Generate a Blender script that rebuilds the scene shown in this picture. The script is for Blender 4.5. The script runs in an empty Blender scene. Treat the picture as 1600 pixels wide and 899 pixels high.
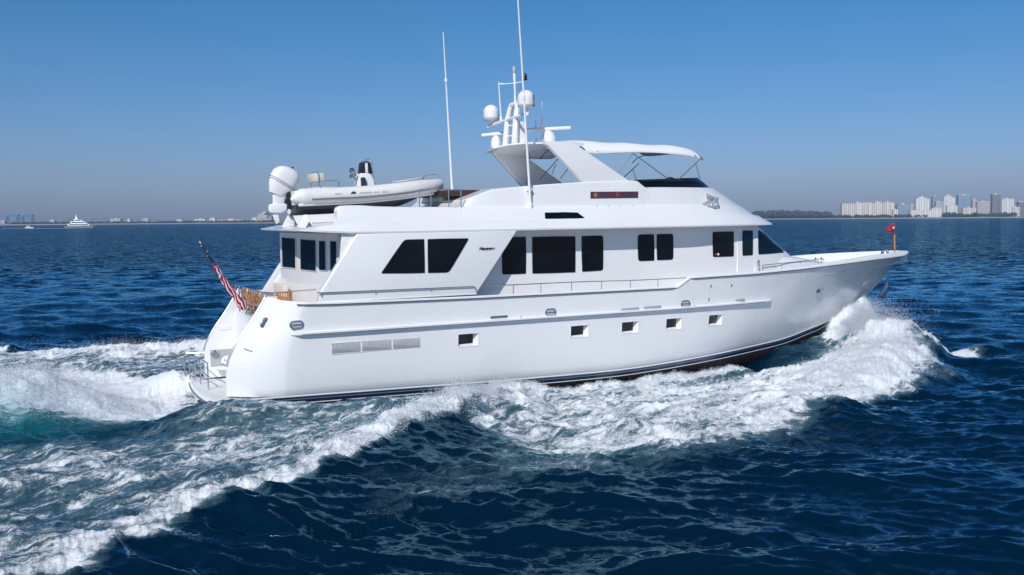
import bpy, bmesh, math, random
import numpy as np
from mathutils import Vector, Matrix
random.seed(7); rng = np.random.default_rng(7)
sc = bpy.context.scene
col = sc.collection
R = math.radians

# ------------------------------------------------------------------ camera
W0, H0, F = 1600., 899., 1500.
HC = 6.25
PITCH = math.atan((449.5 - 343.6) / F)
ROLL = math.atan(11.8 / 1600)
TH = R(27.0)          # heading of the yacht
TRIM = R(0.4)         # bow-up trim
fw = Vector((0, math.cos(PITCH), -math.sin(PITCH)))
r0 = Vector((1, 0, 0)); u0 = r0.cross(fw)
rt = r0 * math.cos(ROLL) - u0 * math.sin(ROLL)
up = u0 * math.cos(ROLL) + r0 * math.sin(ROLL)
cam = bpy.data.cameras.new('camera'); co = bpy.data.objects.new('camera', cam); col.objects.link(co)
cam.sensor_width = 36; cam.lens = 36 * F / W0; cam.clip_end = 20000; cam.clip_start = .5
co.matrix_world = Matrix(((rt.x, up.x, -fw.x, 0), (rt.y, up.y, -fw.y, 0), (rt.z, up.z, -fw.z, HC), (0, 0, 0, 1)))
sc.camera = co

# ------------------------------------------------------------------ light
EX = Vector((math.cos(TH) * math.cos(TRIM), math.sin(TH) * math.cos(TRIM), math.sin(TRIM)))
EY = Vector((-math.sin(TH), math.cos(TH), 0)); EZ = EX.cross(EY)
ORG = Vector((-11.02, 32.39, 0.0))
SUN_EL = R(39); sun_dir = Vector((-.30, -.954, 0)).normalized() * math.cos(SUN_EL) + Vector((0, 0, math.sin(SUN_EL)))
sl = bpy.data.lights.new('sun', 'SUN'); sl.energy = 3.9; sl.angle = R(.55); sl.color = (1, .955, .90)
so = bpy.data.objects.new('sun', sl); col.objects.link(so)
so.rotation_euler = (-sun_dir).to_track_quat('-Z', 'Y').to_euler()
wd = bpy.data.worlds.new('World'); sc.world = wd; wd.use_nodes = True
wn = wd.node_tree; wn.nodes.clear()
sky = wn.nodes.new('ShaderNodeTexSky'); sky.sky_type = 'NISHITA'; sky.sun_disc = False
sky.sun_elevation = SUN_EL; sky.sun_rotation = math.atan2(sun_dir.x, sun_dir.y)
sky.altitude = 0; sky.air_density = 1.0; sky.dust_density = 0.8; sky.ozone_density = 3.0
hs = wn.nodes.new('ShaderNodeHueSaturation'); hs.inputs['Saturation'].default_value = 1.12
bg = wn.nodes.new('ShaderNodeBackground'); bg.inputs[1].default_value = .105
wo = wn.nodes.new('ShaderNodeOutputWorld')
tint = wn.nodes.new('ShaderNodeMix'); tint.data_type = 'RGBA'; tint.blend_type = 'MULTIPLY'; tint.inputs[0].default_value = 1
tc = wn.nodes.new('ShaderNodeTexCoord'); sep = wn.nodes.new('ShaderNodeSeparateXYZ')
cr = wn.nodes.new('ShaderNodeValToRGB')
SKY_TINT = [(0.0, (.54, .56, .88)), (.06, (.47, .58, .87)), (.20, (.32, .62, .83)), (1.0, (.34, .70, .88))]
while len(cr.color_ramp.elements) < len(SKY_TINT): cr.color_ramp.elements.new(.5)
for e, (p, c) in zip(cr.color_ramp.elements, SKY_TINT): e.position = p; e.color = (*c, 1)
wn.links.new(tc.outputs['Generated'], sep.inputs[0]); wn.links.new(sep.outputs['Z'], cr.inputs[0])
wn.links.new(sky.outputs[0], hs.inputs['Color'])
wn.links.new(hs.outputs[0], tint.inputs[6]); wn.links.new(cr.outputs[0], tint.inputs[7])
wn.links.new(tint.outputs[2], bg.inputs[0]); wn.links.new(bg.outputs[0], wo.inputs[0])
sc.view_settings.view_transform = 'Standard'; sc.view_settings.look = 'None'
sc.view_settings.gamma = 1; sc.view_settings.exposure = 0.0
sc.render.engine = 'CYCLES'
sc.cycles.max_bounces = 12; sc.cycles.diffuse_bounces = 8; sc.cycles.volume_bounces = 0

# ------------------------------------------------------------------ helpers
def ray(px, py):
    return (fw + rt * ((px - 800) / F) + up * ((449.5 - py) / F))
CAMP = Vector((0, 0, HC))
def loc(P):
    d = P - ORG; return Vector((d.dot(EX), d.dot(EY), d.dot(EZ)))
def at(px, py, y=0.):
    """point of the yacht's own frame lying on its buttock plane y, sighted at a photo pixel"""
    d = ray(px, py); P0 = ORG + EY * y
    t = (P0 - CAMP).dot(EY) / d.dot(EY)
    return loc(CAMP + d * t)
def glob(l): return ORG + EX * l[0] + EY * l[1] + EZ * l[2]
def far(px, py, D):
    d = ray(px, py); return CAMP + d * (D / d.y)

def tag(o, label=None, cat=None, group=None, kind=None):
    if label: o['label'] = label
    if cat: o['category'] = cat
    if group: o['group'] = group
    if kind: o['kind'] = kind
    return o
def empty(name, l=(0, 0, 0), parent=None):
    o = bpy.data.objects.new(name, None); col.objects.link(o); o.location = l; o.empty_display_size = .3
    if parent: o.parent = parent
    return o

class MB:
    """collects shapes and links them as one mesh object"""
    def __init__(s): s.v = []; s.f = []; s.m = []
    def add(s, vs, fs, mi=0):
        n = len(s.v); s.v += [tuple(v) for v in vs]; s.f += [tuple(i + n for i in f) for f in fs]; s.m += [mi] * len(fs); return s
    def box(s, a, b, mi=0):
        x0, y0, z0 = [min(p, q) for p, q in zip(a, b)]; x1, y1, z1 = [max(p, q) for p, q in zip(a, b)]
        return s.add([(x0, y0, z0), (x1, y0, z0), (x1, y1, z0), (x0, y1, z0), (x0, y0, z1), (x1, y0, z1), (x1, y1, z1), (x0, y1, z1)],
                     [(0, 3, 2, 1), (4, 5, 6, 7), (0, 1, 5, 4), (1, 2, 6, 5), (2, 3, 7, 6), (3, 0, 4, 7)], mi)
    def tube(s, pts, r, n=8, mi=0, cap=True):
        pts = [Vector(p) for p in pts]; rr = r if isinstance(r, (list, tuple)) else [r] * len(pts)
        base = len(s.v); prev = None
        for i, p in enumerate(pts):
            if i == 0: t = pts[1] - p
            elif i == len(pts) - 1: t = p - pts[i - 1]
            else: t = (pts[i + 1] - p).normalized() + (p - pts[i - 1]).normalized()
            t.normalize()
            if prev is None:
                a = Vector((0, 0, 1)) if abs(t.z) < .9 else Vector((1, 0, 0))
                u = t.cross(a).normalized()
            else:
                u = (prev - t * prev.dot(t)).normalized()
            prev = u; w = t.cross(u)
            for k in range(n):
                a = 2 * math.pi * k / n
                s.v.append(tuple(p + (u * math.cos(a) + w * math.sin(a)) * rr[i]))
        for i in range(len(pts) - 1):
            for k in range(n):
                a = base + i * n + k; b = base + i * n + (k + 1) % n
                s.f.append((a, b, b + n, a + n)); s.m.append(mi)
        if cap:
            s.f.append(tuple(base + k for k in range(n))[::-1]); s.m.append(mi)
            e = base + (len(pts) - 1) * n; s.f.append(tuple(e + k for k in range(n))); s.m.append(mi)
        return s
    def lathe(s, prof, c=(0, 0, 0), n=20, mi=0, axis='z'):
        base = len(s.v); c = Vector(c)
        for (r, h) in prof:
            for k in range(n):
                a = 2 * math.pi * k / n; x, y, z = r * math.cos(a), r * math.sin(a), h
                if axis == 'x': x, y, z = z, x, y
                if axis == 'y': x, y, z = x, z, y
                s.v.append((c.x + x, c.y + y, c.z + z))
        for i in range(len(prof) - 1):
            for k in range(n):
                a = base + i * n + k; b = base + i * n + (k + 1) % n
                s.f.append((a, b, b + n, a + n)); s.m.append(mi)
        s.f.append(tuple(base + k for k in range(n))[::-1]); s.m.append(mi)
        e = base + (len(prof) - 1) * n; s.f.append(tuple(e + k for k in range(n))); s.m.append(mi)
        return s
    def prism(s, pts, vec, mi=0):
        pts = [Vector(p) for p in pts]; vec = Vector(vec); n = len(pts)
        return s.add([*pts, *[p + vec for p in pts]],
                     [tuple(range(n))[::-1], tuple(range(n, 2 * n))] + [(i, (i + 1) % n, (i + 1) % n + n, i + n) for i in range(n)], mi)
    def grid(s, rows, mi=0, closed=False):
        base = len(s.v); nr = len(rows); nc = len(rows[0])
        for r in rows: s.v += [tuple(p) for p in r]
        for i in range(nr - 1):
            for j in range(nc if closed else nc - 1):
                a = base + i * nc + j; b = base + i * nc + (j + 1) % nc
                s.f.append((a, b, b + nc, a + nc)); s.m.append(mi)
        return s
    def build(s, name, mats, parent=None, smooth=35, bevel=0, bseg=2, fix=True, location=None):
        me = bpy.data.meshes.new(name); me.from_pydata(s.v, [], s.f)
        mats = mats if isinstance(mats, (list, tuple)) else [mats]
        for m in mats: me.materials.append(m)
        if len(mats) > 1: me.polygons.foreach_set('material_index', s.m)
        if fix or bevel:
            bm = bmesh.new(); bm.from_mesh(me)
            bmesh.ops.remove_doubles(bm, verts=bm.verts, dist=1e-5)
            bmesh.ops.recalc_face_normals(bm, faces=bm.faces)
            if bevel:
                es = [e for e in bm.edges if e.is_manifold and e.calc_face_angle(0) > R(28)]
                if es: bmesh.ops.bevel(bm, geom=es, offset=bevel, segments=bseg, affect='EDGES', clamp_overlap=True, profile=.5)
            bm.to_mesh(me); bm.free()
        if smooth:
            me.shade_smooth(); me.set_sharp_from_angle(angle=R(smooth))
        o = bpy.data.objects.new(name, me); col.objects.link(o)
        if parent: o.parent = parent
        if location is not None: o.location = location
        return o

def mat(name, base, rough=.5, metal=0., coat=0., var=0., vscale=1.5, bump=0., bscale=30., spec=.5, fn=None, stretch=None):
    m = bpy.data.materials.new(name); m.use_nodes = True; nt = m.node_tree
    b = nt.nodes['Principled BSDF']; b.inputs['Base Color'].default_value = (*base, 1)
    b.inputs['Roughness'].default_value = rough; b.inputs['Metallic'].default_value = metal
    b.inputs['Coat Weight'].default_value = coat; b.inputs['Coat Roughness'].default_value = .06
    b.inputs['Specular IOR Level'].default_value = spec
    t = nt.nodes.new('ShaderNodeTexCoord')
    src = t.outputs['Object']
    if stretch:
        mp = nt.nodes.new('ShaderNodeMapping'); mp.inputs['Scale'].default_value = stretch
        nt.links.new(src, mp.inputs[0]); src = mp.outputs[0]
    if var:
        n = nt.nodes.new('ShaderNodeTexNoise'); n.inputs['Scale'].default_value = vscale; n.inputs['Detail'].default_value = 6
        nt.links.new(src, n.inputs[0])
        mr = nt.nodes.new('ShaderNodeMapRange'); mr.inputs[1].default_value = .3; mr.inputs[2].default_value = .7
        mr.inputs[3].default_value = 1 - var; mr.inputs[4].default_value = 1 + var * .3
        nt.links.new(n.outputs[0], mr.inputs[0])
        mx = nt.nodes.new('ShaderNodeMix'); mx.data_type = 'RGBA'; mx.blend_type = 'MULTIPLY'; mx.inputs[0].default_value = 1
        mx.inputs[6].default_value = (*base, 1); nt.links.new(mr.outputs[0], mx.inputs[7])
        nt.links.new(mx.outputs[2], b.inputs['Base Color'])
        mr2 = nt.nodes.new('ShaderNodeMapRange'); mr2.inputs[3].default_value = max(.02, rough - .08); mr2.inputs[4].default_value = rough + .12
        nt.links.new(n.outputs[0], mr2.inputs[0]); nt.links.new(mr2.outputs[0], b.inputs['Roughness'])
    if bump:
        n2 = nt.nodes.new('ShaderNodeTexNoise'); n2.inputs['Scale'].default_value = bscale; n2.inputs['Detail'].default_value = 4
        nt.links.new(src, n2.inputs[0])
        bp = nt.nodes.new('ShaderNodeBump'); bp.inputs['Strength'].default_value = bump; bp.inputs['Distance'].default_value = .02
        nt.links.new(n2.outputs[0], bp.inputs['Height']); nt.links.new(bp.outputs[0], b.inputs['Normal'])
    if fn: fn(nt, b, src)
    return m
M = {}
M['gelcoat'] = mat('white_gelcoat', (.80, .80, .81), .26, coat=.5, var=.04, vscale=.35, bump=.05, bscale=.7)
M['white'] = mat('white_paint', (.80, .80, .81), .35, coat=.2, var=.03, vscale=2)
M['deck'] = mat('nonskid_deck', (.70, .70, .69), .7, var=.06, vscale=4, bump=.2, bscale=120)
M['navy'] = mat('navy_boot_paint', (.012, .022, .055), .2, coat=.5, var=.1)
M['grey_boot'] = mat('grey_boot_paint', (.16, .20, .27), .25, coat=.4, var=.15, vscale=3, stretch=(.3, 1, 3))
M['bottom'] = mat('dark_antifouling', (.035, .022, .02), .6, var=.4, vscale=2)
M['glass'] = mat('tinted_glass', (.002, .006, .012), .04, spec=.5, var=.7, vscale=.9)
M['gasket'] = mat('black_gasket', (.012, .013, .016), .45, var=.1)
M['steel'] = mat('stainless_steel', (.62, .63, .65), .22, metal=1., var=.08)
M['darksteel'] = mat('rub_strip_steel', (.30, .32, .36), .35, metal=.8, var=.1)
M['teak'] = mat('teak_wood', (.62, .23, .05), .5, var=.35, vscale=9, bump=.1, bscale=60)
M['canvas'] = mat('white_canvas', (.80, .80, .82), .8, var=.04, vscale=3, bump=.2, bscale=6)
M['navy_cloth'] = mat('navy_cushion', (.02, .028, .05), .8, var=.2, vscale=6)
M['brown'] = mat('dark_brown_vinyl', (.05, .022, .022), .5, var=.2, vscale=5)
M['rubber'] = mat('pale_hypalon', (.74, .735, .72), .5, var=.05, vscale=4, bump=.05)
M['grey_rubber'] = mat('grey_rubber', (.20, .20, .21), .6, var=.1)
M['black'] = mat('black_plastic', (.015, .015, .018), .4, var=.1)
M['red'] = mat('red_cloth', (.45, .01, .03), .7, var=.15, vscale=8)
M['louvre'] = mat('louvre_grey', (.36, .38, .42), .45, var=.08)
M['cream'] = mat('cream_cushion', (.66, .62, .54), .8, var=.05)
M['grey'] = mat('grey_liner', (.42, .42, .44), .5, var=.1)

# ------------------------------------------------------------------ interpolation
def herm(pts):
    xs = np.array([p[0] for p in pts], float); ys = np.array([p[1] for p in pts], float)
    d = np.diff(ys) / np.diff(xs); m = np.zeros(len(xs)); m[0] = d[0]; m[-1] = d[-1]
    for i in range(1, len(xs) - 1):
        m[i] = 0 if d[i - 1] * d[i] <= 0 else 2 * d[i - 1] * d[i] / (d[i - 1] + d[i])
    def f(x):
        x = min(max(x, xs[0]), xs[-1]); i = min(int(np.searchsorted(xs, x, 'right')) - 1, len(xs) - 2)
        h = xs[i + 1] - xs[i]; t = (x - xs[i]) / h
        return float(ys[i] * (1 + 2 * t) * (1 - t) ** 2 + h * m[i] * t * (1 - t) ** 2 + ys[i + 1] * t * t * (3 - 2 * t) + h * m[i + 1] * t * t * (t - 1))
    return f
def lin(pts):
    a = [p[0] for p in pts]; b = [p[1] for p in pts]
    return lambda x: float(np.interp(x, a, b))

# ================================================================== YACHT
yacht = empty('motor_yacht', ORG)
yacht.rotation_euler = (Matrix.Rotation(TH, 3, 'Z') @ Matrix.Rotation(-TRIM, 3, 'Y')).to_euler()
tag(yacht, 'large white motor yacht speeding through the foreground sea', 'yacht')

ztc = lin([(0, 3.86), (2.0, 3.84), (2.6, 3.64), (3.3, 3.58), (4.1, 3.55), (9, 3.49), (18.0, 3.45), (18.6, 3.79), (22, 3.84), (24.7, 3.93), (27, 4.05), (30.5, 4.22), (33.5, 4.30), (34.66, 4.31)])
dl = lin([(0, .06), (20, .06), (24.7, .09), (27, .13), (30.5, .19), (33.5, .22), (34.66, .18)])
zt = lambda x: ztc(x) - (dl(x) - .06)
hsf = herm([(0, 3.2), (4, 3.28), (12, 3.32), (18, 3.32), (21, 3.22), (24, 2.95), (27, 2.47), (30, 1.80), (32, 1.22), (33.5, .68), (34.3, .33), (34.66, .02)])
zcf = herm([(0, .62), (5.8, .50), (10.7, .40), (15, .36), (19.4, .50), (22.9, .66), (25, .76), (27, 1.0), (29, 1.22), (30.4, 1.3), (35, 1.4)])
hcf = herm([(0, 3.0), (14, 3.06), (18, 2.92), (21, 2.55), (23, 2.15), (25, 1.65), (27, 1.1), (29, .5), (30.4, 0), (35, 0)])
STEM = [(20, -1.3), (23, -1.05), (25.4, -.6), (27.6, 0), (29, .6), (30.4, 1.3), (31.88, 2.23), (32.6, 2.72), (33.32, 3.3), (33.9, 3.78), (34.4, 4.1), (34.66, 4.25)]
zstem = herm(STEM)
def zbf(x): return max(zcf(x), zstem(x)) if x > 29 else zcf(x)
pf = lin([(0, .42), (16, .45), (22, .75), (27, 1.15), (31, 1.35), (34.66, 1.0)])
def hully(x, z):
    a, b = zbf(x), zt(x)
    v = min(max((z - a) / max(b - a, 1e-4), 0), 1)
    return hcf(x) + (hsf(x) - hcf(x)) * v ** pf(x)
x_end = herm([(.3, .84), (1.3, .86), (1.7, .92), (2.1, 1.1), (3.0, 1.72), (3.8, 2.22)])
PL = [(8.60, 9.38), (13.16, 13.94), (15.42, 16.20), (17.52, 18.30), (19.73, 20.50)]
PZ = (1.76, 2.20)
def rowfr(x):
    xx = min(x, 21.5); a, b = zbf(xx), zt(min(xx, 17.9) if xx < 18.6 else xx)
    b2 = zt(xx)
    g = [0, .03, .10, .22, .36]
    f1 = (PZ[0] - a) / (b2 - a); f2 = (PZ[1] - a) / (b2 - a)
    lo = [q * f1 / .45 for q in g]
    hi = [f2 + (1 - f2) * q for q in (.12, .25, .4, .55, .7, .85, .95, 1)]
    return lo + [f1, f2] + hi
xs = [4.25] + list(np.arange(4.6, 34.0, .42)) + [34.0, 34.2, 34.35, 34.5, 34.6, 34.66]
xs = sorted(set([round(float(v), 3) for v in xs] + [v for p in PL for v in p] + [18.0, 18.6]))
xs = [v for i, v in enumerate(xs) if v in (18.0, 18.6) or any(abs(v - q) < 1e-6 for p in PL for q in p) or all(abs(v - q) > .12 for p in PL for q in p)]
hull = MB()
S0 = [0, .05, .12, .25, .4, .55, .7, .8, .88, .95, 1.0, 1.05, 1.3, 1.7]
RC = 1.05
def quarter(s_):
    return RC * (1 - (1 - max(0, 1 - s_ / RC) ** 1.35) ** (1 / 1.35)) if s_ < RC else 0.
def side_rows(sgn):
    rows = []
    for s in S0:
        X = 2.22 + s; fr = rowfr(X); rr = []
        for f in fr:
            z = zbf(X) + f * (zt(X) - zbf(X)); k = min(1, s / 2.0) ** 1.0
            x = (x_end(z) + s) * (1 - k) + (X) * k
            y = hully(X, z)
            y -= quarter(s)
            rr.append((x, sgn * y, z))
        rows.append(rr)
    for x in xs:
        fr = rowfr(x); a, b = zbf(x), zt(x)
        rows.append([(x, sgn * hully(x, a + f * (b - a)), a + f * (b - a)) for f in fr])
    return rows
NF = len(rowfr(5)); irow = 5
for sgn in (-1, 1):
    rows = side_rows(sgn); n = len(hull.v); hull.grid(rows)
    # cut the portlight openings out of the skin
    keep = []
    for f, m in zip(hull.f, hull.m):
        if f[0] >= n:
            c = np.mean([hull.v[i] for i in f], axis=0)
            if PZ[0] < c[2] < PZ[1] and any(a < c[0] < b for a, b in PL): continue
        keep.append(f)
    hull.f = keep; hull.m = [0] * len(keep)
    # raked aft wing faces, inner notch walls
    e = rows[0]
    hull.grid([e, [(p[0], sgn * 2.1, p[2]) for p in e]])
    hull.grid([[(p[0], sgn * 2.1, p[2]) for p in e], [(2.6, sgn * 2.1, p[2]) for p in e]])
hull.build('hull', M['gelcoat'], yacht, smooth=40)
# portlights: recess box, pane at the back
for sgn in (-1, 1):
    for a, b in PL:
        y0 = lambda x, z: sgn * (hully(x, z) + .004)
        d = .20
        rec = MB()
        ca = [(a, y0(a, PZ[0]), PZ[0]), (b, y0(b, PZ[0]), PZ[0]), (b, y0(b, PZ[1]), PZ[1]), (a, y0(a, PZ[1]), PZ[1])]
        cb = [(a + .02, ca[0][1] - sgn * d * .5, PZ[0] + .07), (b - .13, ca[1][1] - sgn * d, PZ[0] + .07), (b - .13, ca[2][1] - sgn * d, PZ[1] - .02), (a + .02, ca[3][1] - sgn * d * .5, PZ[1] - .02)]
        rec.add(ca + cb, [(0, 1, 5, 4), (1, 2, 6, 5), (2, 3, 7, 6), (3, 0, 4, 7), (4, 5, 6, 7)])
        # thin raised lip
        lip = [(a - .03, 0, PZ[0] - .03), (b + .03, 0, PZ[0] - .03), (b + .03, 0, PZ[1] + .03), (a - .03, 0, PZ[1] + .03)]
        lip = [(p[0], sgn * (hully(p[0], p[2]) + .006), p[2]) for p in lip]
        rec.add(lip + [(p[0], p[1] + sgn * .008, p[2]) for p in ca], [(0, 1, 5, 4), (1, 2, 6, 5), (2, 3, 7, 6), (3, 0, 4, 7)])
        po = rec.build('portlight', M['white'], yacht, fix=False, smooth=0)
        pn = MB(); q = [Vector(p) for p in cb]; c = sum(q, Vector()) / 4
        q = [c + (p - c) * .97 + Vector((0, sgn * .02, 0)) for p in q]
        pn.prism(q, (0, sgn * -.012, 0)); pn.build('pane', M['glass'], po)

def strip_rows(f1, x0, x1, n, sgn):
    return [f1(x, sgn) for x in np.linspace(x0, x1, n)]
# bands below the chine
XB = np.concatenate([np.linspace(.95, 26, 50), np.linspace(26.2, 30.4, 26)])
def band(name, m, za, zb_, ya, yb):
    o = MB()
    for sgn in (-1, 1):
        rows = []
        for x in XB:
            zc, hc = zcf(x), hcf(x); k = min(1, max(0, (30.4 - x) / 2.5))
            rows.append([(x, sgn * max(hc - ya * k, .0), zc - za * k), (x, sgn * max(hc - yb * k, 0), zc - zb_ * k)])
        o.grid(rows)
    return o.build(name, m, yacht, smooth=50)
band('spray_rail', M['gelcoat'], -.015, .035, -.045, -.045)
band('chine_flat', M['white'], .035, .06, -.045, .02)
band('boot_stripe', M['grey_boot'], .06, .15, .02, .035)
band('boot_band', M['navy'], .15, .255, .035, .05)
band('waterline_stripe', M['white'], .255, .285, .05, .055)
bt = MB()
for sgn in (-1, 1):
    rows = []
    for x in XB:
        zc, hc = zcf(x), hcf(x); k = min(1, max(0, (30.4 - x) / 2.5)); zk = min(zstem(x) if x > 20 else -1.3, zc - .285 * k)
        y1 = max(hc - .055 * k, 0); z1 = zc - .285 * k
        rows.append([(x, sgn * y1, z1), (x, sgn * y1 * .93, z1 * .7 + zk * .3), (x, sgn * y1 * .6, z1 * .25 + zk * .75), (x, 0, zk)])
    bt.grid(rows)
bt.build('hull_bottom', M['bottom'], yacht, smooth=50)

# bulwark cap, inner bulwark, rub strips
cap = MB(); inner = MB(); dk = MB(); line = MB()
XC = [2.24 + .09 * i for i in range(12)] + list(np.arange(3.3, 18.0, .5)) + [18.0, 18.2, 18.4, 18.6] + list(np.arange(19, 34, .4)) + [34, 34.2, 34.35, 34.5, 34.6, 34.66]
def deckz(x): return 2.75 if x < 18.3 else zt(x) - .42
for sgn in (-1, 1):
    rc, ri, rd, rl = [], [], [], []
    for i, x in enumerate(XC):
        h = hsf(x); z = ztc(x); dz = (dl(x) - .06) * min(1, (34.66 - x) / .9)
        z -= .05 * max(0, (x - 34.0) / .66) ** 2
        s = x - 2.24
        yo = h - quarter(s)
        w = min(.17 + .16 * max(0, (x - 26) / 8), max(yo - .004, .002)); o = .035 if x < 34.4 else .035 * (34.66 - x) / .26
        yi = max(yo - w, .0)
        if x > 34.1: yi = max(0, yi)
        rc.append([(x, sgn * (yo + o), z - dz - .035), (x, sgn * (yo + o), z - dz + .012), (x, sgn * max(yo + o - .02 - .7 * dz, yi + .001), z + .03), (x, sgn * yi, z + .03), (x, sgn * yi, z - .035), (x, sgn * max(yo + o - .05, yi + .001), z - dz - .035), (x, sgn * (yo + o), z - dz - .035)])
        ri.append([(x, sgn * yi, z - .02), (x, sgn * max(yi - .03, 0), deckz(x) - .02)])
        rd.append([(x, sgn * max(yi - .02, 0), deckz(x)), (x, 0, deckz(x) + .03)])
    cap.grid(rc); inner.grid(ri); dk.grid(rd)
cap.build('bulwark_cap', M['white'], yacht, smooth=40)
inner.build('bulwark_lining', M['white'], yacht, smooth=40)
# flat decks as slabs
dk.build('deck', M['deck'], yacht, smooth=40)
# stainless rub strip beneath the cap, dropping away from it towards the bow
rub = MB()
def sweep(mb, x0, x1, n, zf, hh, dep, sgn, taper=True):
    rows = []
    for x in np.linspace(x0, x1, n):
        z = zf(x); y = hully(x, z)
        k = min(1, (x - x0) / .15 + .05, (x1 - x) / .25 + .05) if taper else 1
        rows.append([(x, sgn * (y - .02), z + hh / 2), (x, sgn * (y + dep * k), z + hh / 2 * .55), (x, sgn * (y + dep * k), z - hh / 2 * .55), (x, sgn * (y - .02), z - hh / 2), (x, sgn * (y - .02), z + hh / 2)])
    mb.grid(rows)
for sgn in (-1, 1):
    sweep(rub, 2.95, 17.95, 60, lambda x: zt(x) - .06, .045, .05, sgn)
    sweep(rub, 18.65, 34.45, 80, lambda x: zt(x) - .06, .045, .045, sgn)
rub.build('rub_strip', M['darksteel'], yacht, smooth=40)
rr_ = MB()
for sgn in (-1, 1): sweep(rr_, 2.75, 23.4, 90, lambda x: 2.60 - .0 * x, .13, .13, sgn)
rr_.build('rub_rail', M['gelcoat'], yacht, smooth=40)
rs_ = MB()
for sgn in (-1, 1): sweep(rs_, 2.85, 23.1, 90, lambda x: 2.575, .03, .142, sgn)
rs_.build('rub_rail_strip', M['darksteel'], yacht, smooth=40)
# thin cap of the raked stern wings
for sgn in (-1, 1):
    wc = MB()
    p = [(x_end(z) - .015, sgn * 2.16, z) for z in np.linspace(1.6, 3.84, 14)]
    wc.tube(p, .03, 6)
    wc.build('wing_trim', M['steel'], yacht)
# transom wall and platform
tr = MB()
tr.grid([[(2.0, y, .45), (1.98, y, 1.6), (2.0, y, 2.75), (2.04, y, 2.98), (2.3, y, 2.98)] for y in (-2.1, -1.0, 0, 1.0, 2.1)])
tr.build('transom', M['gelcoat'], yacht)
td = MB()
td.prism([(1.985, -.55, .62), (1.985, .75, .62), (1.975, .75, 2.2), (1.975, -.55, 2.2)], (-.02, 0, 0)); td.build('transom_door', M['white'], yacht, bevel=.008)
pl = MB(); n = 28
def pxa(y): return .22 + .028 * y * y
top = [(pxa(y) + (.25 if abs(y) > 3.1 else 0), y) for y in np.linspace(-3.18, 3.18, n)]
lv = []
for z, o in ((.10, .12), (.16, .03), (.30, .0), (.44, .0), (.50, .03)):
    lv.append([(x + o, y * (1 - o * .1), z) for x, y in top] + [(1.0, 3.1, z), (1.35, 2.8, z), (2.1, 2.7, z), (2.1, -2.7, z), (1.35, -2.8, z), (1.0, -3.1, z)])
pl.grid(lv, closed=True); pl.f.append(tuple(range(4 * (n + 6), 5 * (n + 6)))); pl.m.append(0); pl.f.append(tuple(range(n + 6))[::-1]); pl.m.append(0)
plat = pl.build('swim_platform', M['white'], yacht, smooth=30)
ps = MB(); ps.tube([(x - .02, y, .36) for x, y in top], .035, 6); ps.build('rub_strip', M['darksteel'], yacht)
pt_ = MB()
pt_.prism([(x + .14, y * .95, .502) for x, y in top] + [(1.9, 2.0, .502), (1.9, -2.0, .502)], (0, 0, .008)); pt_.build('platform_mat', M['deck'], yacht, smooth=0)
pw = MB(); pw.tube([(x - .03, y, .24) for x, y in top[:12]], .05, 6); pw.build('platform_fender', M['black'], yacht)
# platform railing
pr = MB(); ys_ = [3.0, 2.5, 1.9, 1.2, -.1]; pxa_ = pxa; rx = lambda y: .62 - .035 * max(0, y) ** 2
for y in ys_: pr.tube([(rx(y), y, .5), (rx(y), y, 1.42)], .026, 8)
for z in (1.42, .98): pr.tube([(rx(y), y, z) for y in np.linspace(3.0, -.1, 10)], .022, 8)
pr.tube([(rx(3), 3.0, 1.42), (1.2, 2.6, 1.42)], .018, 6); pr.tube([(rx(0), -.1, .98), (1.2, -1.3, .8), (1.7, -2.0, .72)], .01, 6)
pr.build('platform_railing', M['steel'], yacht)
# shower locker in port stern wing (seen on its inner face) with fittings
lk = MB(); lk.box((1.08, 2.085, .98), (1.92, 2.098, 1.58)); lk.build('locker_recess', M['grey'], yacht)
lk = MB(); lk.prism([(1.62, 2.03, 1.0), (1.88, 2.03, .98), (1.9, 2.03, 1.45), (1.5, 2.03, 1.3), (1.42, 2.03, 1.12)], (0, -.05, 0))
lk.box((1.2, 2.0, .9), (1.8, 1.8, .94)); lk.box((1.25, 1.9, .6), (1.31, 1.84, .9)); lk.box((1.65, 1.9, .6), (1.71, 1.84, .9)); lk.build('shower_unit', M['white'], yacht, bevel=.01)
for x, z in ((1.56, 1.2), (1.68, 1.12), (1.8, 1.3), (1.7, 1.34)):
    lk = MB(); lk.lathe([(.03, 0), (.03, .02)], (x, 1.95, z), 10, axis='y'); lk.build('shower_valve', M['steel'], yacht)
lk = MB(); lk.lathe([(.12, 0), (.15, .03), (.12, .05)], (1.25, 2.03, 1.42), 14, axis='y'); lk.build('hose_reel', M['steel'], yacht)
lk = MB(); lk.box((1.42, 2.09, 2.28), (1.85, 2.097, 2.5)); lk.build('locker_door', M['white'], yacht, bevel=.003)
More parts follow.
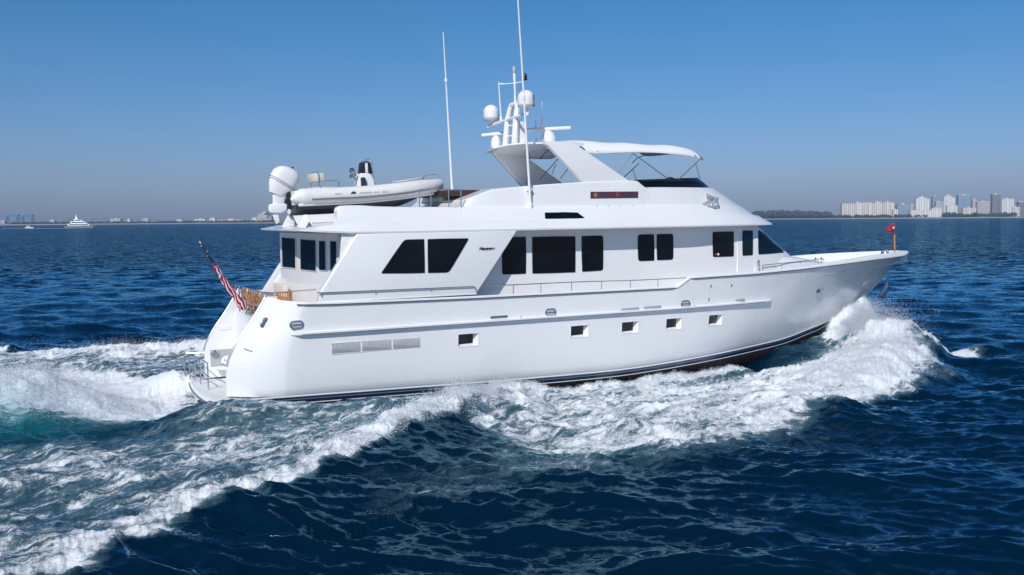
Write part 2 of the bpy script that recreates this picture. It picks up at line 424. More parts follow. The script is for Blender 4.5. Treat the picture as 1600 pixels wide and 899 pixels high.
# deck cleats / hawse fittings
def stadium(mb, c, a, b, t, ny=(0, -1, 0), n=20, mi=0):
    pts = []
    for k in range(n):
        th = 2 * math.pi * k / n; cx = (a - b) * (1 if math.cos(th) > 0 else -1)
        pts.append((c[0] + cx + b * math.cos(th), c[1], c[2] + b * math.sin(th)))
    mb.prism(pts, Vector(ny) * t, mi)
for px, py in ((464, 508), (860, 488), (1072, 475)):
    p = at(px, py, -3.3); y = -hully(p.x, p.z)
    o = MB(); stadium(o, (p.x, y + .02, p.z), .235, .145, .06); ob = o.build('hawse_hole', M['steel'], yacht, bevel=.012)
    o = MB(); stadium(o, (p.x, y - .035, p.z), .17, .09, .012); o.build('opening', M['grey'], ob)
    o = MB(); o.box((p.x - .16, y - .065, p.z - .012), (p.x + .16, y - .049, p.z + .016)); o.build('bar', M['steel'], ob)
for px, py, w in ((780, 495.5, .35), (985, 483, .42), (1020, 480, .42), (1161, 469.5, .33)):
    p = at(px, py, -3.3); y = -hully(p.x, p.z)
    o = MB(); stadium(o, (p.x, y + .02, p.z), w, .045, .035); o.build('freeing_port', M['louvre'] if px > 800 else M['darksteel'], yacht, bevel=.01)
for px, py in ((814, 497), (840, 496), (1087, 479), (1108, 478), (1112, 447), (1110, 468), (1146, 446)):
    p = at(px, py, -3.3); y = -hully(p.x, p.z)
    o = MB(); o.box((p.x - .025, y + .02, p.z - .05), (p.x + .025, y - .03, p.z + .05)); o.build('hinge', M['steel'], yacht, bevel=.006)
# boarding gate seams
for px in (1086, 1111):
    o = MB()
    a = at(px, 448, -3.3); b = at(px - 1, 474, -3.3)
    o.tube([(a.x, -hully(a.x, a.z) - .001, a.z), (b.x, -hully(b.x, b.z) - .001, b.z)], .006, 4)
    o.build('gate_seam', M['louvre'], yacht)
p = at(1279, 455, -2.0); y = -hully(p.x, p.z)
o = MB(); stadium(o, (p.x, y + .03, p.z), .13, .11, .1); ob = o.build('anchor_hawse', M['steel'], yacht, bevel=.03)
o = MB(); o.tube([(p.x + .15, y, p.z + .05), (p.x + .3, y - .06, p.z + .1)], .05, 8); o.build('fitting', M['darksteel'], ob)
# bow anchor in its roller
an = MB(); an.tube([(33.3, -.1, 3.15), (33.15, -.14, 2.9)], .05, 8); ao = an.build('anchor', M['steel'], yacht)
an = MB(); an.prism([(32.4, -.34, 2.15), (32.85, -.26, 2.6), (33.1, -.2, 2.95), (33.12, -.2, 2.4), (32.75, -.3, 2.0)], (0, .14, 0)); an.build('fluke', M['steel'], ao, bevel=.01)
# engine room louvre
a, b, c, d = [at(*q, -3.3) for q in ((519, 536), (657, 529), (657, 543), (519, 553))]
lo = MB(); zL, zH = 1.87, 2.20; xa, xb = a.x, b.x
for i, (u0_, u1_) in enumerate(((0, .315), (.335, .665), (.685, 1))):
    X0 = xa + (xb - xa) * u0_; X1 = xa + (xb - xa) * u1_; nn = 16
    fr = MB(); y = lambda x, z: -hully(x, z)
    fr.box((X0, y(X0, zL) - .008, zL), (X1, y(X0, zH) + .05, zH)); vo = fr.build('air_vent', M['louvre'], yacht)
    sl_ = MB()
    for k in range(nn):
        x = X0 + (X1 - X0) * (k + .5) / nn
        sl_.box((x - .016, y(x, zL) - .035, zL + .01), (x + .012, y(x, zL) - .009, zH - .01))
    sl_.build('slat', M['grey'], vo)
fr = MB()
for z in (zL - .015, zH + .015): fr.box((xa - .03, -hully(xa, z) - .02, z - .015), (xb + .03, -hully(xb, z) + .03, z + .015))
fr.build('vent_frame', M['gelcoat'], yacht)
# stern quarter fairlead and small script
from mathutils.bvhtree import BVHTree
HB = BVHTree.FromPolygons([Vector(v) for v in hull.v], hull.f, all_triangles=False)
def bvh_hull(px, py, off):
    d = ray(px, py); d2 = Vector((d.dot(EX), d.dot(EY), d.dot(EZ))).normalized()
    h, n_, i_, q_ = HB.ray_cast(loc(CAMP), d2)
    if n_.dot(d2) > 0: n_ = -n_
    return h + n_ * off
f8 = MB(); c = Vector((2.62, 0, 2.98))
def wingpt(px, py, y): return at(px, py, y)
for (px, py) in ((415, 501), (411, 508)):
    p = bvh_hull(px, py, .0); f8.lathe([(.06, -.05), (.10, -.03), (.10, .03), (.06, .05)], (p.x, p.y, p.z), 14, axis='y')
f8.build('fairlead', M['darksteel'], yacht)
mk = MB()
for k, (px, py) in enumerate(((381.5, 545), (383.2, 545.6), (385, 546.3), (386.8, 547), (388.4, 547.5), (391.2, 549), (392.6, 548.2))):
    p = bvh_hull(px, py, .004); q_ = bvh_hull(px + 1.1, py + 1.6 - (k % 2), .004); mk.tube([p, q_], .018, 4)
mk.build('registry_script', M['black'], yacht)

# ---- superstructure lofts
def outline(xa, ra, ys, xs_, C, p=.6, nn=18, m=14, skew=0., na=5):
    """closed plan outline of a deck level; C is how far the level reaches in the yacht's forward quarter"""
    lo_, hi_ = xs_, xs_ + 12
    for _ in range(40):
        xn = (lo_ + hi_) / 2
        mx = max(xs_ + (xn - xs_) * math.sin(t) + .908 * ys * max(math.cos(t), 0) ** p for t in np.linspace(0, math.pi / 2, 60))
        if mx > C: hi_ = xn
        else: lo_ = xn
    h = [(xa + skew * 0, 0)]
    for k in range(na + 1):
        t = math.pi / 2 * k / na
        h.append((xa + ra - ra * math.cos(t), ys - ra + ra * math.sin(t)))
    for k in range(1, m + 1): h.append((xa + ra + (xs_ - xa - ra) * k / m, ys))
    for k in range(1, nn + 1):
        t = math.pi / 2 * k / nn; h.append((xs_ + (xn - xs_) * math.sin(t), ys * max(math.cos(t), 0) ** p))
    st = [(x, -y) for x, y in h]; pt2 = [(x, y) for x, y in h][1:-1][::-1]
    return st + pt2
def loft(levels, zfs, capt=True, capb=True):
    mb = MB(); rows = []
    for o_, zf in zip(levels, zfs):
        rows.append([(x, y, zf(x) if callable(zf) else zf) for x, y in o_])
    mb.grid(rows, closed=True); n = len(rows[0])
    h = n // 2
    def capit(base, flip):
        # ladder cap between starboard and port halves
        L_ = [base + i for i in range(h + 1)]; P_ = [base] + [base + n - i for i in range(1, h)] + [base + h]
        for i in range(h):
            f = [L_[i], L_[i + 1], P_[i + 1], P_[i]]; f = list(dict.fromkeys(f))
            if len(f) > 2: mb.f.append(tuple(f if not flip else f[::-1])); mb.m.append(0)
    if capt: capit((len(rows) - 1) * n, False)
    if capb: capit(0, True)
    return mb
# main cabin
def skewed(o_):
    out = []
    for x, y in o_:
        k = max(0, 1 - (x - 4.0) / .6) if x < 4.6 else 0
        out.append((x + k * (.15 * (2.65 - y) - .2), y))
    return out
HL = [(2.72, 26.2), (4.38, 26.9), (5.0, 26.05), (5.70, 25.05), (5.80, 24.9)]
cab_lv = [skewed(outline(4.0, .05, 2.5, 20.0, C_, .36, nn=26)) for z, C_ in HL]
# windshield and roof sides
cab = loft(cab_lv, [z for z, _ in HL]); cab.build('cabin_wall', M['gelcoat'], yacht, smooth=35)
_half = {}
def cab_y(x, z):
    zz = [q[0] for q in HL]; ys2 = []
    for i, o_ in enumerate(cab_lv):
        h = o_[7:len(o_) // 2 + 1]
        ys2.append(-np.interp(x, [q[0] for q in h], [q[1] for q in h], right=0))
    return float(np.interp(z, zz, ys2))
def first_hit(px, py, fy, y0, off):
    y = y0; last = y0
    while y > 0:
        p = at(px, py, -y)
        if fy(p.x, p.z) >= y: break
        last = y; y -= .04
    lo_, hi_ = max(y, 0), last
    for _ in range(24):
        m_ = (lo_ + hi_) / 2; p = at(px, py, -m_)
        if fy(p.x, p.z) >= m_: lo_ = m_
        else: hi_ = m_
    p = at(px, py, -lo_); return Vector((p.x, -lo_ - off, p.z))
from mathutils.bvhtree import BVHTree
def bvh_of(mb): return BVHTree.FromPolygons([Vector(v) for v in mb.v], mb.f, all_triangles=False)
CB = bvh_of(cab); _lc = loc(CAMP)
def bvh_hit(tree, px, py, off, fallback=None):
    d = ray(px, py); dl_ = Vector((d.dot(EX), d.dot(EY), d.dot(EZ))).normalized()
    h, n_, i_, q_ = tree.ray_cast(_lc, dl_)
    if h is None: return fallback(px, py) if fallback else at(px, py, -2.3)
    if n_.dot(dl_) > 0: n_ = -n_
    return h + n_ * off
def on_cab(px, py, off=.012):
    return bvh_hit(CB, px, py, off, lambda a_, b_: first_hit(a_, b_, cab_y, 2.6, off))
def rounded(poly, r, k=4):
    """poly of pixel corners -> pixel outline with rounded corners"""
    out = []; n = len(poly)
    for i in range(n):
        p = np.array(poly[i], float); a = np.array(poly[i - 1], float); b = np.array(poly[(i + 1) % n], float)
        ri = r[i] if isinstance(r, (list, tuple)) else r
        if ri <= 0: out.append(tuple(p)); continue
        da = (a - p) / np.linalg.norm(a - p); db = (b - p) / np.linalg.norm(b - p)
        s, e = p + da * ri, p + db * ri
        for j in range(k + 1):
            t = j / k; out.append(tuple((1 - t) ** 2 * s + 2 * t * (1 - t) * p + t * t * e))
    return out
def window(poly, r, surf, name='window', thick=.03, grow=1.1):
    """gasket frame with a tinted pane, built on both sides of the boat, following the curve of the wall"""
    pix = rounded(poly, r); dens = []
    for i, p in enumerate(pix):
        q = pix[(i + 1) % len(pix)]; L_ = math.hypot(q[0] - p[0], q[1] - p[1]); nn = max(1, int(L_ / 9))
        dens += [(p[0] + (q[0] - p[0]) * k / nn, p[1] + (q[1] - p[1]) * k / nn) for k in range(nn)]
    cx = sum(p[0] for p in dens) / len(dens); cy = sum(p[1] for p in dens) / len(dens); n = len(dens)
    def rings(grow_, off):
        out = []
        for f in (1., .66, .33):
            rr = []
            for x, y in dens:
                d = math.hypot(x - cx, y - cy); g = f * (1 + grow_ / d); rr.append(surf(cx + (x - cx) * g, cy + (y - cy) * g) - Vector((0, off, 0)))
            out.append(rr)
        out.append([surf(cx, cy) - Vector((0, off, 0))]); return out
    def shell(R_, sgn, back):
        mb = MB(); vs_ = [Vector((p.x, p.y * sgn, p.z)) for r_ in R_ for p in r_]; fs = []
        for k in range(2):
            for i in range(n): fs.append((k * n + i, k * n + (i + 1) % n, (k + 1) * n + (i + 1) % n, (k + 1) * n + i))
        for i in range(n): fs.append((2 * n + i, 2 * n + (i + 1) % n, 3 * n))
        b0 = len(vs_); vs_ += [v + Vector((0, sgn * back, 0)) for v in vs_[:n]]
        for i in range(n): fs.append((i, (i + 1) % n, b0 + (i + 1) % n, b0 + i))
        return mb.add(vs_, fs)
    RF = rings(.9, .008); RP = rings(0, .016)
    for sgn in (1, -1):
        fo = shell(RF, sgn, .03).build(name, M['gasket'], yacht, smooth=30)
        shell(RP, sgn, .008).build('pane', M['glass'], fo, smooth=30)
window([(785, 372), (821, 371), (821, 427), (785, 428.5)], [1, 1, 1, 3.5], on_cab)
window([(832, 371), (898, 370), (898, 425), (832.5, 427)], 1, on_cab)
window([(909, 370), (941.5, 369), (941.5, 422), (910, 424)], [1, 4, 4, 1], on_cab)
window([(997, 367.5), (1021, 367), (1021.5, 406.5), (997.5, 407.5)], [4, 1, 1, 4], on_cab)
window([(1026.5, 367), (1051, 366.5), (1051, 405), (1027, 406)], [1, 4, 4, 1], on_cab)
window([(1114, 363.5), (1145.5, 362.5), (1145.5, 400), (1114.5, 401)], 1.5, on_cab)
window([(1160.5, 361.5), (1175.5, 361), (1175.5, 398), (1160.5, 399)], 1.5, on_cab)
window([(1185, 361), (1187, 361), (1224, 394.5), (1185.5, 397)], [.5, .5, 1, 1], on_cab)
# pilothouse door posts and gutter
o = MB()
for px, w in ((1152, .03), (1179, .035)):
    a = on_cab(px, 357, .02); b = on_cab(px, 426, .02); o.tube([a, b], w, 6)
o.build('door_post', M['white'], yacht)
a = on_cab(1183, 410, .03); b = on_cab(1184.5, 425, .03)
o = MB(); o.tube([a, a + Vector((.0, -.12, -.1)), b], .03, 8); o.lathe([(.05, 0), (.07, .04), (.03, .1)], a + Vector((0, -.05, .0)), 10); o.build('deck_shower', M['steel'], yacht)
# courtesy sticker by pilothouse window
o = MB(); c1 = on_cab(1118, 397.5, .03); c2 = on_cab(1121.5, 397.5, .03)
o.lathe([(.05, 0), (.05, -.004)], c1, 12, axis='y'); o.build('red_sticker', M['red'], yacht)
o = MB(); o.lathe([(.05, 0), (.05, -.004)], c2, 12, axis='y'); o.build('white_sticker', M['white'], yacht)
# front windscreen panes
cabn = cab_lv[2]
for k in range(-2, 3):
    def fp(u, z):
        # point on the front face, u in -1..1 across
        i = int(round((1 - abs(u)) * 12)); zz = [q[0] for q in HL]
        xs2 = []; ys3 = []
        for o_ in cab_lv:
            hlf = o_[7 + 13:len(o_) // 2 + 1]; t = (1 - abs(u)) * (len(hlf) - 1); j = min(int(t), len(hlf) - 2); f = t - j
            xs2.append(hlf[j][0] * (1 - f) + hlf[j + 1][0] * f); ys3.append(-(hlf[j][1] * (1 - f) + hlf[j + 1][1] * f))
        return Vector((np.interp(z, zz, xs2) + .02, np.sign(u) * np.interp(z, zz, ys3), z + .01))
    u0_, u1_ = (k - .46) * .13, (k + .46) * .13
    q = [fp(u0_ + (u1_ - u0_) * i / 4, 4.62) for i in range(5)] + [fp(u1_ + (u0_ - u1_) * i / 4, 5.5) for i in range(5)]
    mb = MB(); n = len(q); mb.add(q + [p + Vector((-.03, 0, -.01)) for p in q], [tuple(range(n)), tuple(range(n, 2 * n))[::-1]] + [(i, (i + 1) % n, (i + 1) % n + n, i + n) for i in range(n)])
    mb.build('windscreen_pane', M['glass'], yacht)
# foredeck trunk
tk = [outline(19.0, .1, 2.2, 23.0, C_, .75) for C_ in (29.3, 29.0, 28.1, 27.2)]
loft(tk, [3.2, 3.98, lambda x: float(np.interp(x, [24, 26.5, 28.2], [4.36, 4.20, 4.05])), lambda x: float(np.interp(x, [24, 27], [4.40, 4.27]))]).build('foredeck_trunk', M['gelcoat'], yacht, smooth=50)
o = MB(); hr = [Vector((x, -float(np.interp(x, [23, 26, 28], [2.45, 1.9, 1.2])), float(np.interp(x, [23, 28], [4.08, 4.2])))) for x in np.linspace(23.1, 27.6, 8)]
o.tube(hr, .018, 6)
for p in hr[::2]: o.tube([p, p - Vector((0, 0, .25))], .014, 6)
o.build('foredeck_handrail', M['steel'], yacht)
o = MB()
for s in (0, .12):
    o.tube([(27.55 + s * 3, -1.05, 3.85), (27.5 + s * 3, -1.0, 4.1), (27.6 + s * 3, -.9, 4.2), (27.8 + s * 3, -.85, 4.1), (27.85 + s * 3, -.85, 3.85)], .025, 6)
o.build('stanchion', M['steel'], yacht)
# windlass near the bow
o = MB(); c = Vector((32.7, -.35, 3.9))
o.lathe([(.16, 0), (.16, .08), (.09, .12), (.09, .28), (.15, .34), (.12, .42), (.05, .46)], c, 14); o.tube([c + Vector((-.35, .0, .05)), c + Vector((-.2, 0, .5)), c + Vector((.15, 0, .55)), c + Vector((.35, 0, .05))], .035, 8)
o.build('windlass', M['steel'], yacht)

# boat deck overhang
ztop = lambda x: float(np.interp(x, [3.2, 4.4, 5.2], [5.97, 6.14, 6.2]))
zl1 = lambda x: float(np.interp(x, [3.2, 4.3, 6], [5.90, 5.80, 5.775]))
od = loft([outline(3.35, .5, 3.16, 18, 25.5, .55), outline(3.2, .55, 3.25, 18, 25.85, .55), outline(3.2, .55, 3.26, 18, 25.8, .55), outline(3.35, .55, 3.10, 17.5, 25.0, .55)],
          [zl1, lambda x: zl1(x) + .015, lambda x: zl1(x) + .07, lambda x: ztop(x)])
od.build('boat_deck', M['gelcoat'], yacht, smooth=30)
# aft coamings either side of the tender
for sgn in (-1, 1):
    mb = MB(); rows = []
    for x in (4.45, 4.5, 4.62, 4.85, 5.3, 5.8, 6.6, 7.6, 8.6, 9.6):
        k = float(np.interp(x, [4.45, 4.5, 4.62, 4.85], [.72, .88, .97, 1])); tz = float(np.interp(x, [4.5, 5.6, 5.9, 9.6], [6.74, 6.73, 6.68, 6.64]))
        z1 = 6.16 + (tz - 6.16) * k
        rows.append([(x, sgn * 3.12, 6.10), (x, sgn * (3.12 - .22 * k), z1 - .05), (x, sgn * (3.06 - .22 * k), z1), (x, sgn * 2.62, z1), (x, sgn * 2.58, 6.1)])
    mb.grid(rows); mb.f.append((0, 1, 2, 3, 4)); mb.m.append(0)
    mb.build('coaming', M['gelcoat'], yacht, smooth=40)
lw = loft([outline(8.6, .3, 3.105, 17.5, 24.99, .55), outline(8.8, .3, 2.92, 17, 24.1, .6), outline(8.85, .3, 2.86, 17, 24.0, .6)], [6.12, 6.58, 6.63])
lw.build('lower_coaming', M['gelcoat'], yacht, smooth=30)
zt2 = lin([(8.8, 6.66), (9.45, 6.98), (10.3, 7.28), (12.5, 7.46), (14.4, 7.57), (16.6, 7.63), (16.98, 7.36), (20.3, 7.37), (23, 7.44)])
ut = loft([outline(8.9, .3, 2.80, 17, 24.02, .6), outline(9.2, .3, 2.72, 17, 23.4, .6, m=40), outline(9.4, .3, 2.62, 17, 22.6, .62, m=40), outline(9.45, .3, 2.58, 17, 22.5, .62, m=40)][:1] + [], [6.6])
ol = [outline(8.9, .3, 2.80, 17, 24.02, .6, m=40), outline(9.1, .3, 2.73, 17, 23.35, .6, m=40), outline(9.3, .3, 2.63, 17, 22.62, .62, m=40), outline(9.3, .3, 2.57, 17, 22.5, .62, m=40)]
ut = loft(ol, [6.6, lambda x: 6.6 + (zt2(x) - 6.6) * .45, lambda x: zt2(x) - .04, lambda x: zt2(x)])
ut.build('flybridge_coaming', M['gelcoat'], yacht, smooth=30)
def fly_y(x, z):
    zz = np.array([6.6, 6.6 + (zt2(x) - 6.6) * .45, zt2(x)]); ys2 = []
    for o_ in ol[:3]:
        h = o_[7:len(o_) // 2 + 1]; ys2.append(-np.interp(x, [q[0] for q in h], [q[1] for q in h], right=0))
    return float(np.interp(z, zz, ys2))
FB = bvh_of(ut)
def on_fly(px, py, off=.01):
    return bvh_hit(FB, px, py, off, lambda a_, b_: first_hit(a_, b_, fly_y, 2.9, off))
# venturi windscreen
vs = MB()
a_ = outline(16.0, .1, 2.54, 17, 22.42, .62, m=20); b_ = outline(16.0, .1, 2.44, 17, 21.75, .62, m=20)
ra_ = [(x, y, zt2(max(x, 17.0)) - .01) for x, y in a_]; zb2 = lin([(16.6, 7.66), (17.0, 7.67), (19.75, 7.77), (21.8, 7.88)])
rb_ = [(x, y, zb2(x)) for x, y in b_]
i0 = [i for i, p in enumerate(a_) if p[0] >= 16.55]
vs.grid([[ra_[i] for i in i0], [rb_[i] for i in i0]])
vo = vs.build('flybridge_windscreen', M['glass'], yacht, smooth=30)
mo = vo.modifiers.new('s', 'SOLIDIFY'); mo.thickness = .02
# side ports in lower coaming
def on_low(px, py, off=.012):
    y = 3.0
    for _ in range(20):
        p = at(px, py, -y); y = float(np.interp(p.z, [6.12, 6.58], [3.105, 2.92]))
    return Vector((p.x, -y - off, p.z))
window([(852, 332.5), (901, 332.5), (918, 344.5), (852.5, 345.5)], [.5, .5, .5, 1.5], on_low, name='side_vent')
# LED style name panel
P = [on_fly(*q, .015) for q in ((922.5, 300), (997, 299.5), (997, 309.5), (922.5, 310.5))]
def led(nt, b, src):
    s = nt.nodes.new('ShaderNodeSeparateXYZ'); nt.links.new(src, s.inputs[0])
    n = nt.nodes.new('ShaderNodeTexNoise'); n.inputs['Scale'].default_value = 1.7; n.inputs['Detail'].default_value = 3
    mp = nt.nodes.new('ShaderNodeMapping'); mp.inputs['Scale'].default_value = (2.2, .1, 1.2); nt.links.new(src, mp.inputs[0]); nt.links.new(mp.outputs[0], n.inputs[0])
    c = nt.nodes.new('ShaderNodeValToRGB'); el = c.color_ramp.elements
    el[0].position = .35; el[0].color = (.055, .04, .075, 1); el[1].position = .68; el[1].color = (.13, .035, .035, 1)
    e = el.new(.5); e.color = (.10, .035, .06, 1)
    nt.links.new(n.outputs[0], c.inputs[0]); nt.links.new(c.outputs[0], b.inputs['Base Color'])
M['name'] = mat('name_panel_print', (.12, .03, .06), .35, fn=led)
mb = MB(); mb.add(P + [p + Vector((0, .03, 0)) for p in P], [(0, 1, 2, 3), (0, 4, 5, 1), (1, 5, 6, 2), (2, 6, 7, 3), (3, 7, 4, 0)])
npn = mb.build('name_panel', M['name'], yacht, smooth=0)
M['gold'] = mat('gold_print', (.36, .17, .10), .5)
p = on_fly(930, 305.3, .022); mb = MB(); mb.lathe([(.08, 0), (.08, -.006)], p, 14, axis='y'); mb.build('roundel', M['gold'], npn)
M['rust'] = mat('orange_print', (.26, .06, .03), .5)
p = on_fly(964.5, 305, .022); mb = MB(); mb.box((p.x - .06, p.y, p.z - .10), (p.x + .07, p.y + .006, p.z + .11)); mb.build('letter_block', M['rust'], npn)
mb = MB(); M['blueprint'] = mat('blue_print', (.055, .045, .085), .5)
for px, hh in ((938, .11), (942, .09), (948, .07), (972, .05), (977, .09), (983, .06), (989, .09)):
    p = on_fly(px, 305.3, .02); mb.box((p.x - .06, p.y, p.z - hh), (p.x + .05, p.y + .006, p.z + hh))
mb.build('lettering', M['blueprint'], npn)
for px in (932.5, 951, 970, 988.5, 1006):
    p = on_fly(px, 323.4, .0); mb = MB(); mb.lathe([(.055, .02), (.055, -.02), (.035, -.035)], p, 10, axis='y'); mb.build('scupper', M['louvre'], yacht)
# chrome emblem standing proud of the coaming, ragged outline
def emblem():
    mb = MB(); rr = random.Random(3); c = on_fly(1109, 319.5, .0)
    for ring, (r0_, r1_, nn, dz) in enumerate(((.10, .46, 13, .09), (.06, .32, 10, .15), (.0, .17, 7, .2))):
        for k in range(nn):
            a = 2 * math.pi * k / nn + ring; w = .5
            l = r1_ * rr.uniform(.75, 1.2)
            t = Vector((math.cos(a), 0, math.sin(a))); s = Vector((-math.sin(a), 0, math.cos(a)))
            b0 = c + Vector((.03, -dz, 0)) + t * r0_
            mid = c + t * (r0_ + l) * .55 + s * (w * .10) + Vector((0, -dz - .06, 0)); tip = c + t * l + s * rr.uniform(-.03, .1) + Vector((0, -dz + rr.uniform(-.02, .03), 0))
            wd_ = w * .16 * (r1_ / .33)
            mb.add([b0 + s * wd_, b0 - s * wd_, mid - s * wd_ * .8, tip, mid + s * wd_ * 1.1, b0 + Vector((0, .04, 0))], [(0, 1, 2, 4), (2, 3, 4), (0, 4, 3, 2, 1, 5)])
    mb.lathe([(.14, .0), (.16, -.08), (.1, -.2), (.03, -.24)], c + Vector((.04, 0, 0)), 12, axis='y')
    return mb
M['chrome'] = mat('polished_chrome', (.88, .88, .88), .3, metal=.75)
emblem().build('chrome_emblem', M['chrome'], yacht, smooth=0)
# full-beam aft wing with window
wy = 3.26
wf = [at(*q, -wy) for q in ((559, 370), (499, 458), (745.5, 456), (749, 452), (810, 364.5))]
for sgn in (-1, 1):
    prof = [(5.02, 5.79), (3.72, 3.90), (3.69, 3.62), (9.30, 3.58), (9.42, 3.72), (10.98, 5.79)]
    mb = MB(); mb.prism([(x, sgn * wy, z) for x, z in prof], (0, -sgn * .30, 0)); mb.build('side_wing', M['gelcoat'], yacht, bevel=.035, bseg=3)
    mb = MB(); mb.prism([(4.55, sgn * (wy - .12), 5.79), (4.45, sgn * (wy - .12), 4.9), (5.1, sgn * (wy - .12), 5.8)], (0, -sgn * .12, 0)); mb.build('wing_gusset', M['gelcoat'], yacht, bevel=.01)
    mb = MB(); mb.box((3.7, sgn * (wy + .012), 3.57), (9.35, sgn * (wy - .2), 3.62)); mb.build('wing_sill', M['white'], yacht, bevel=.01)
    mb = MB(); mb.tube([(3.62, sgn * (wy + .05), 3.90), (9.2, sgn * (wy + .05), 3.86), (9.28, sgn * (wy + .05), 3.80), (9.3, sgn * (wy + .03), 3.68)], .02, 8)
    for x in (3.75, 5.6, 7.6): mb.tube([(x, sgn * (wy + .05), 3.89), (x, sgn * (wy + .03), 3.78)], .016, 6)
    mb.build('grab_rail', M['steel'], yacht)
def on_wing(px, py, off=.012):
    p = at(px, py, -wy - off); return p
window([(632, 375.5), (662, 374.5), (663, 426), (596, 427)], [5, .5, .5, 3], on_wing)
window([(669, 374.5), (732, 373), (701, 425), (669.5, 426)], [.5, 3, 5, .5], on_wing)
# yard script on the wing and on the quarter
def text(body, size, parent, name, m, M4, ext=.004):
    cu = bpy.data.curves.new(name, 'FONT'); cu.body = body; cu.size = size; cu.extrude = ext; cu.align_x = 'CENTER'; cu.align_y = 'CENTER'; cu.shear = .3; cu.offset = .006
    t = bpy.data.objects.new(name, cu); col.objects.link(t); bpy.context.view_layer.update()
    dg = bpy.context.evaluated_depsgraph_get(); me = bpy.data.meshes.new_from_object(t.evaluated_get(dg)); me.name = name
    bpy.data.objects.remove(t); me.materials.clear(); me.materials.append(m)
    o = bpy.data.objects.new(name, me); col.objects.link(o); o.parent = parent; o.matrix_local = M4; return o
def side_text(p, sgn=-1, tilt=0): # readable from starboard
    return Matrix.Translation(p) @ Matrix.Rotation(-tilt, 4, 'Y') @ Matrix.Rotation(R(90), 4, 'X')
text('Hargrave', .16, yacht, 'lettering', M['black'], side_text(at(760.5, 388.7, -wy - .006)))
# roof gutter shadow line, aft bulkhead windows
def bulk(px, py):
    # aft bulkhead plane  x = 4.0 -.2 + .15*(2.65-y)
    nrm = EX + EY * .15; P0 = glob((3.78 + .15 * 2.65, 0, 0)); d = ray(px, py); t = (P0 - CAMP).dot(nrm) / d.dot(nrm)
    q = loc(CAMP + d * t); return q + Vector((-.02, 0, 0))
for poly in ([(441, 371), (461.5, 373), (462, 419), (442, 417)], [(470, 374), (493.5, 376), (494, 423.5), (470.5, 421)], [(499, 376.5), (508.5, 377), (509, 422.5), (499.5, 422)], [(516.5, 377), (526, 377.5), (526, 416), (517, 425)]):
    Q = [bulk(*q) for q in poly]; mb = MB(); mb.prism(Q, (.012, 0, 0)); c = sum(Q, Vector()) / 4
    G = [c + (p - c) * 1.05 + Vector((.008, 0, 0)) for p in Q]; g = MB(); g.prism(G, (.012, 0, 0)); go = g.build('saloon_door', M['white'], yacht)
    mb.build('pane', M['glass'], go)
# port side cockpit bulwark rises to the cabin
mb = MB(); mb.prism([(3.2, 3.26, 3.5), (3.95, 3.26, 4.6), (4.4, 3.26, 5.0), (4.4, 3.26, 3.5)], (0, -.25, 0)); mb.build('wing_panel', M['gelcoat'], yacht, bevel=.02)
mb = MB(); mb.box((3.0, 1.2, 2.77), (3.75, 2.75, 3.25)); mb.box((3.6, 1.2, 3.25), (3.8, 2.75, 3.9)); mb.build('cockpit_settee', M['cream'], yacht, bevel=.05)
# transom rail across aft deck
mb = MB(); ty = np.linspace(-2.05, 2.25, 8)
for y in ty: mb.tube([(2.1, y, 2.98), (2.1, y, 3.92)], .026, 8)
for z in (3.92, 3.45): mb.tube([(2.1, y, z) for y in (-2.05, 0, 2.25)], .02, 8)
mb.tube([(2.1, -2.05, 3.92), (2.3, -2.6, 3.92), (3.7, -2.9, 3.98)], .02, 8)
mb.build('stern_railing', M['steel'], yacht)
# side deck rail on the bulwark
mb = MB(); rail = [at(px, py, -3.24) for px, py in ((749, 447), (800, 445.5), (899, 441), (1000, 438), (1061, 435), (1072, 434))]
rail = [Vector((p.x, -3.24, p.z)) for p in rail]
for sgn in (1, -1):
    rr2 = [Vector((p.x, p.y * sgn, p.z)) for p in rail]; mb.tube(rr2, .018, 8)
    for px in (802, 845, 893, 940, 985, 1028):
        p = at(px, 440, -3.24); z = float(np.interp(p.x, [q.x for q in rail], [q.z for q in rail])); mb.tube([(p.x, -3.24 * sgn, z), (p.x, -3.24 * sgn, zt(p.x) + .02)], .016, 6)
mb.build('side_deck_railing', M['steel'], yacht)
# boat deck railing posts by the tender bow
mb = MB(); rp = [(655, 297), (673, 296), (701, 296.5), (720, 297)]
tp = [at(a, b, -2.75) for a, b in rp]
mb.tube([at(650, 300, -2.75)] + tp + [at(721, 303, -2.75)], .018, 8)
for p in tp: mb.tube([p, (p.x, p.y, 6.6)], .02, 8)
mb.build('boat_deck_railing', M['steel'], yacht)
mb = MB(); mb.box((9.3, -.3, 6.6), (11.0, 2.2, 7.08)); mb.build('locker_box', M['white'], yacht, bevel=.03)
mb = MB(); a = at(700, 297, -1.6); b = at(766, 306.5, -1.6); mb.box((a.x, -1.6, b.z), (b.x + .05, 1.4, a.z)); mb.build('sun_pad', M['brown'], yacht, bevel=.02)

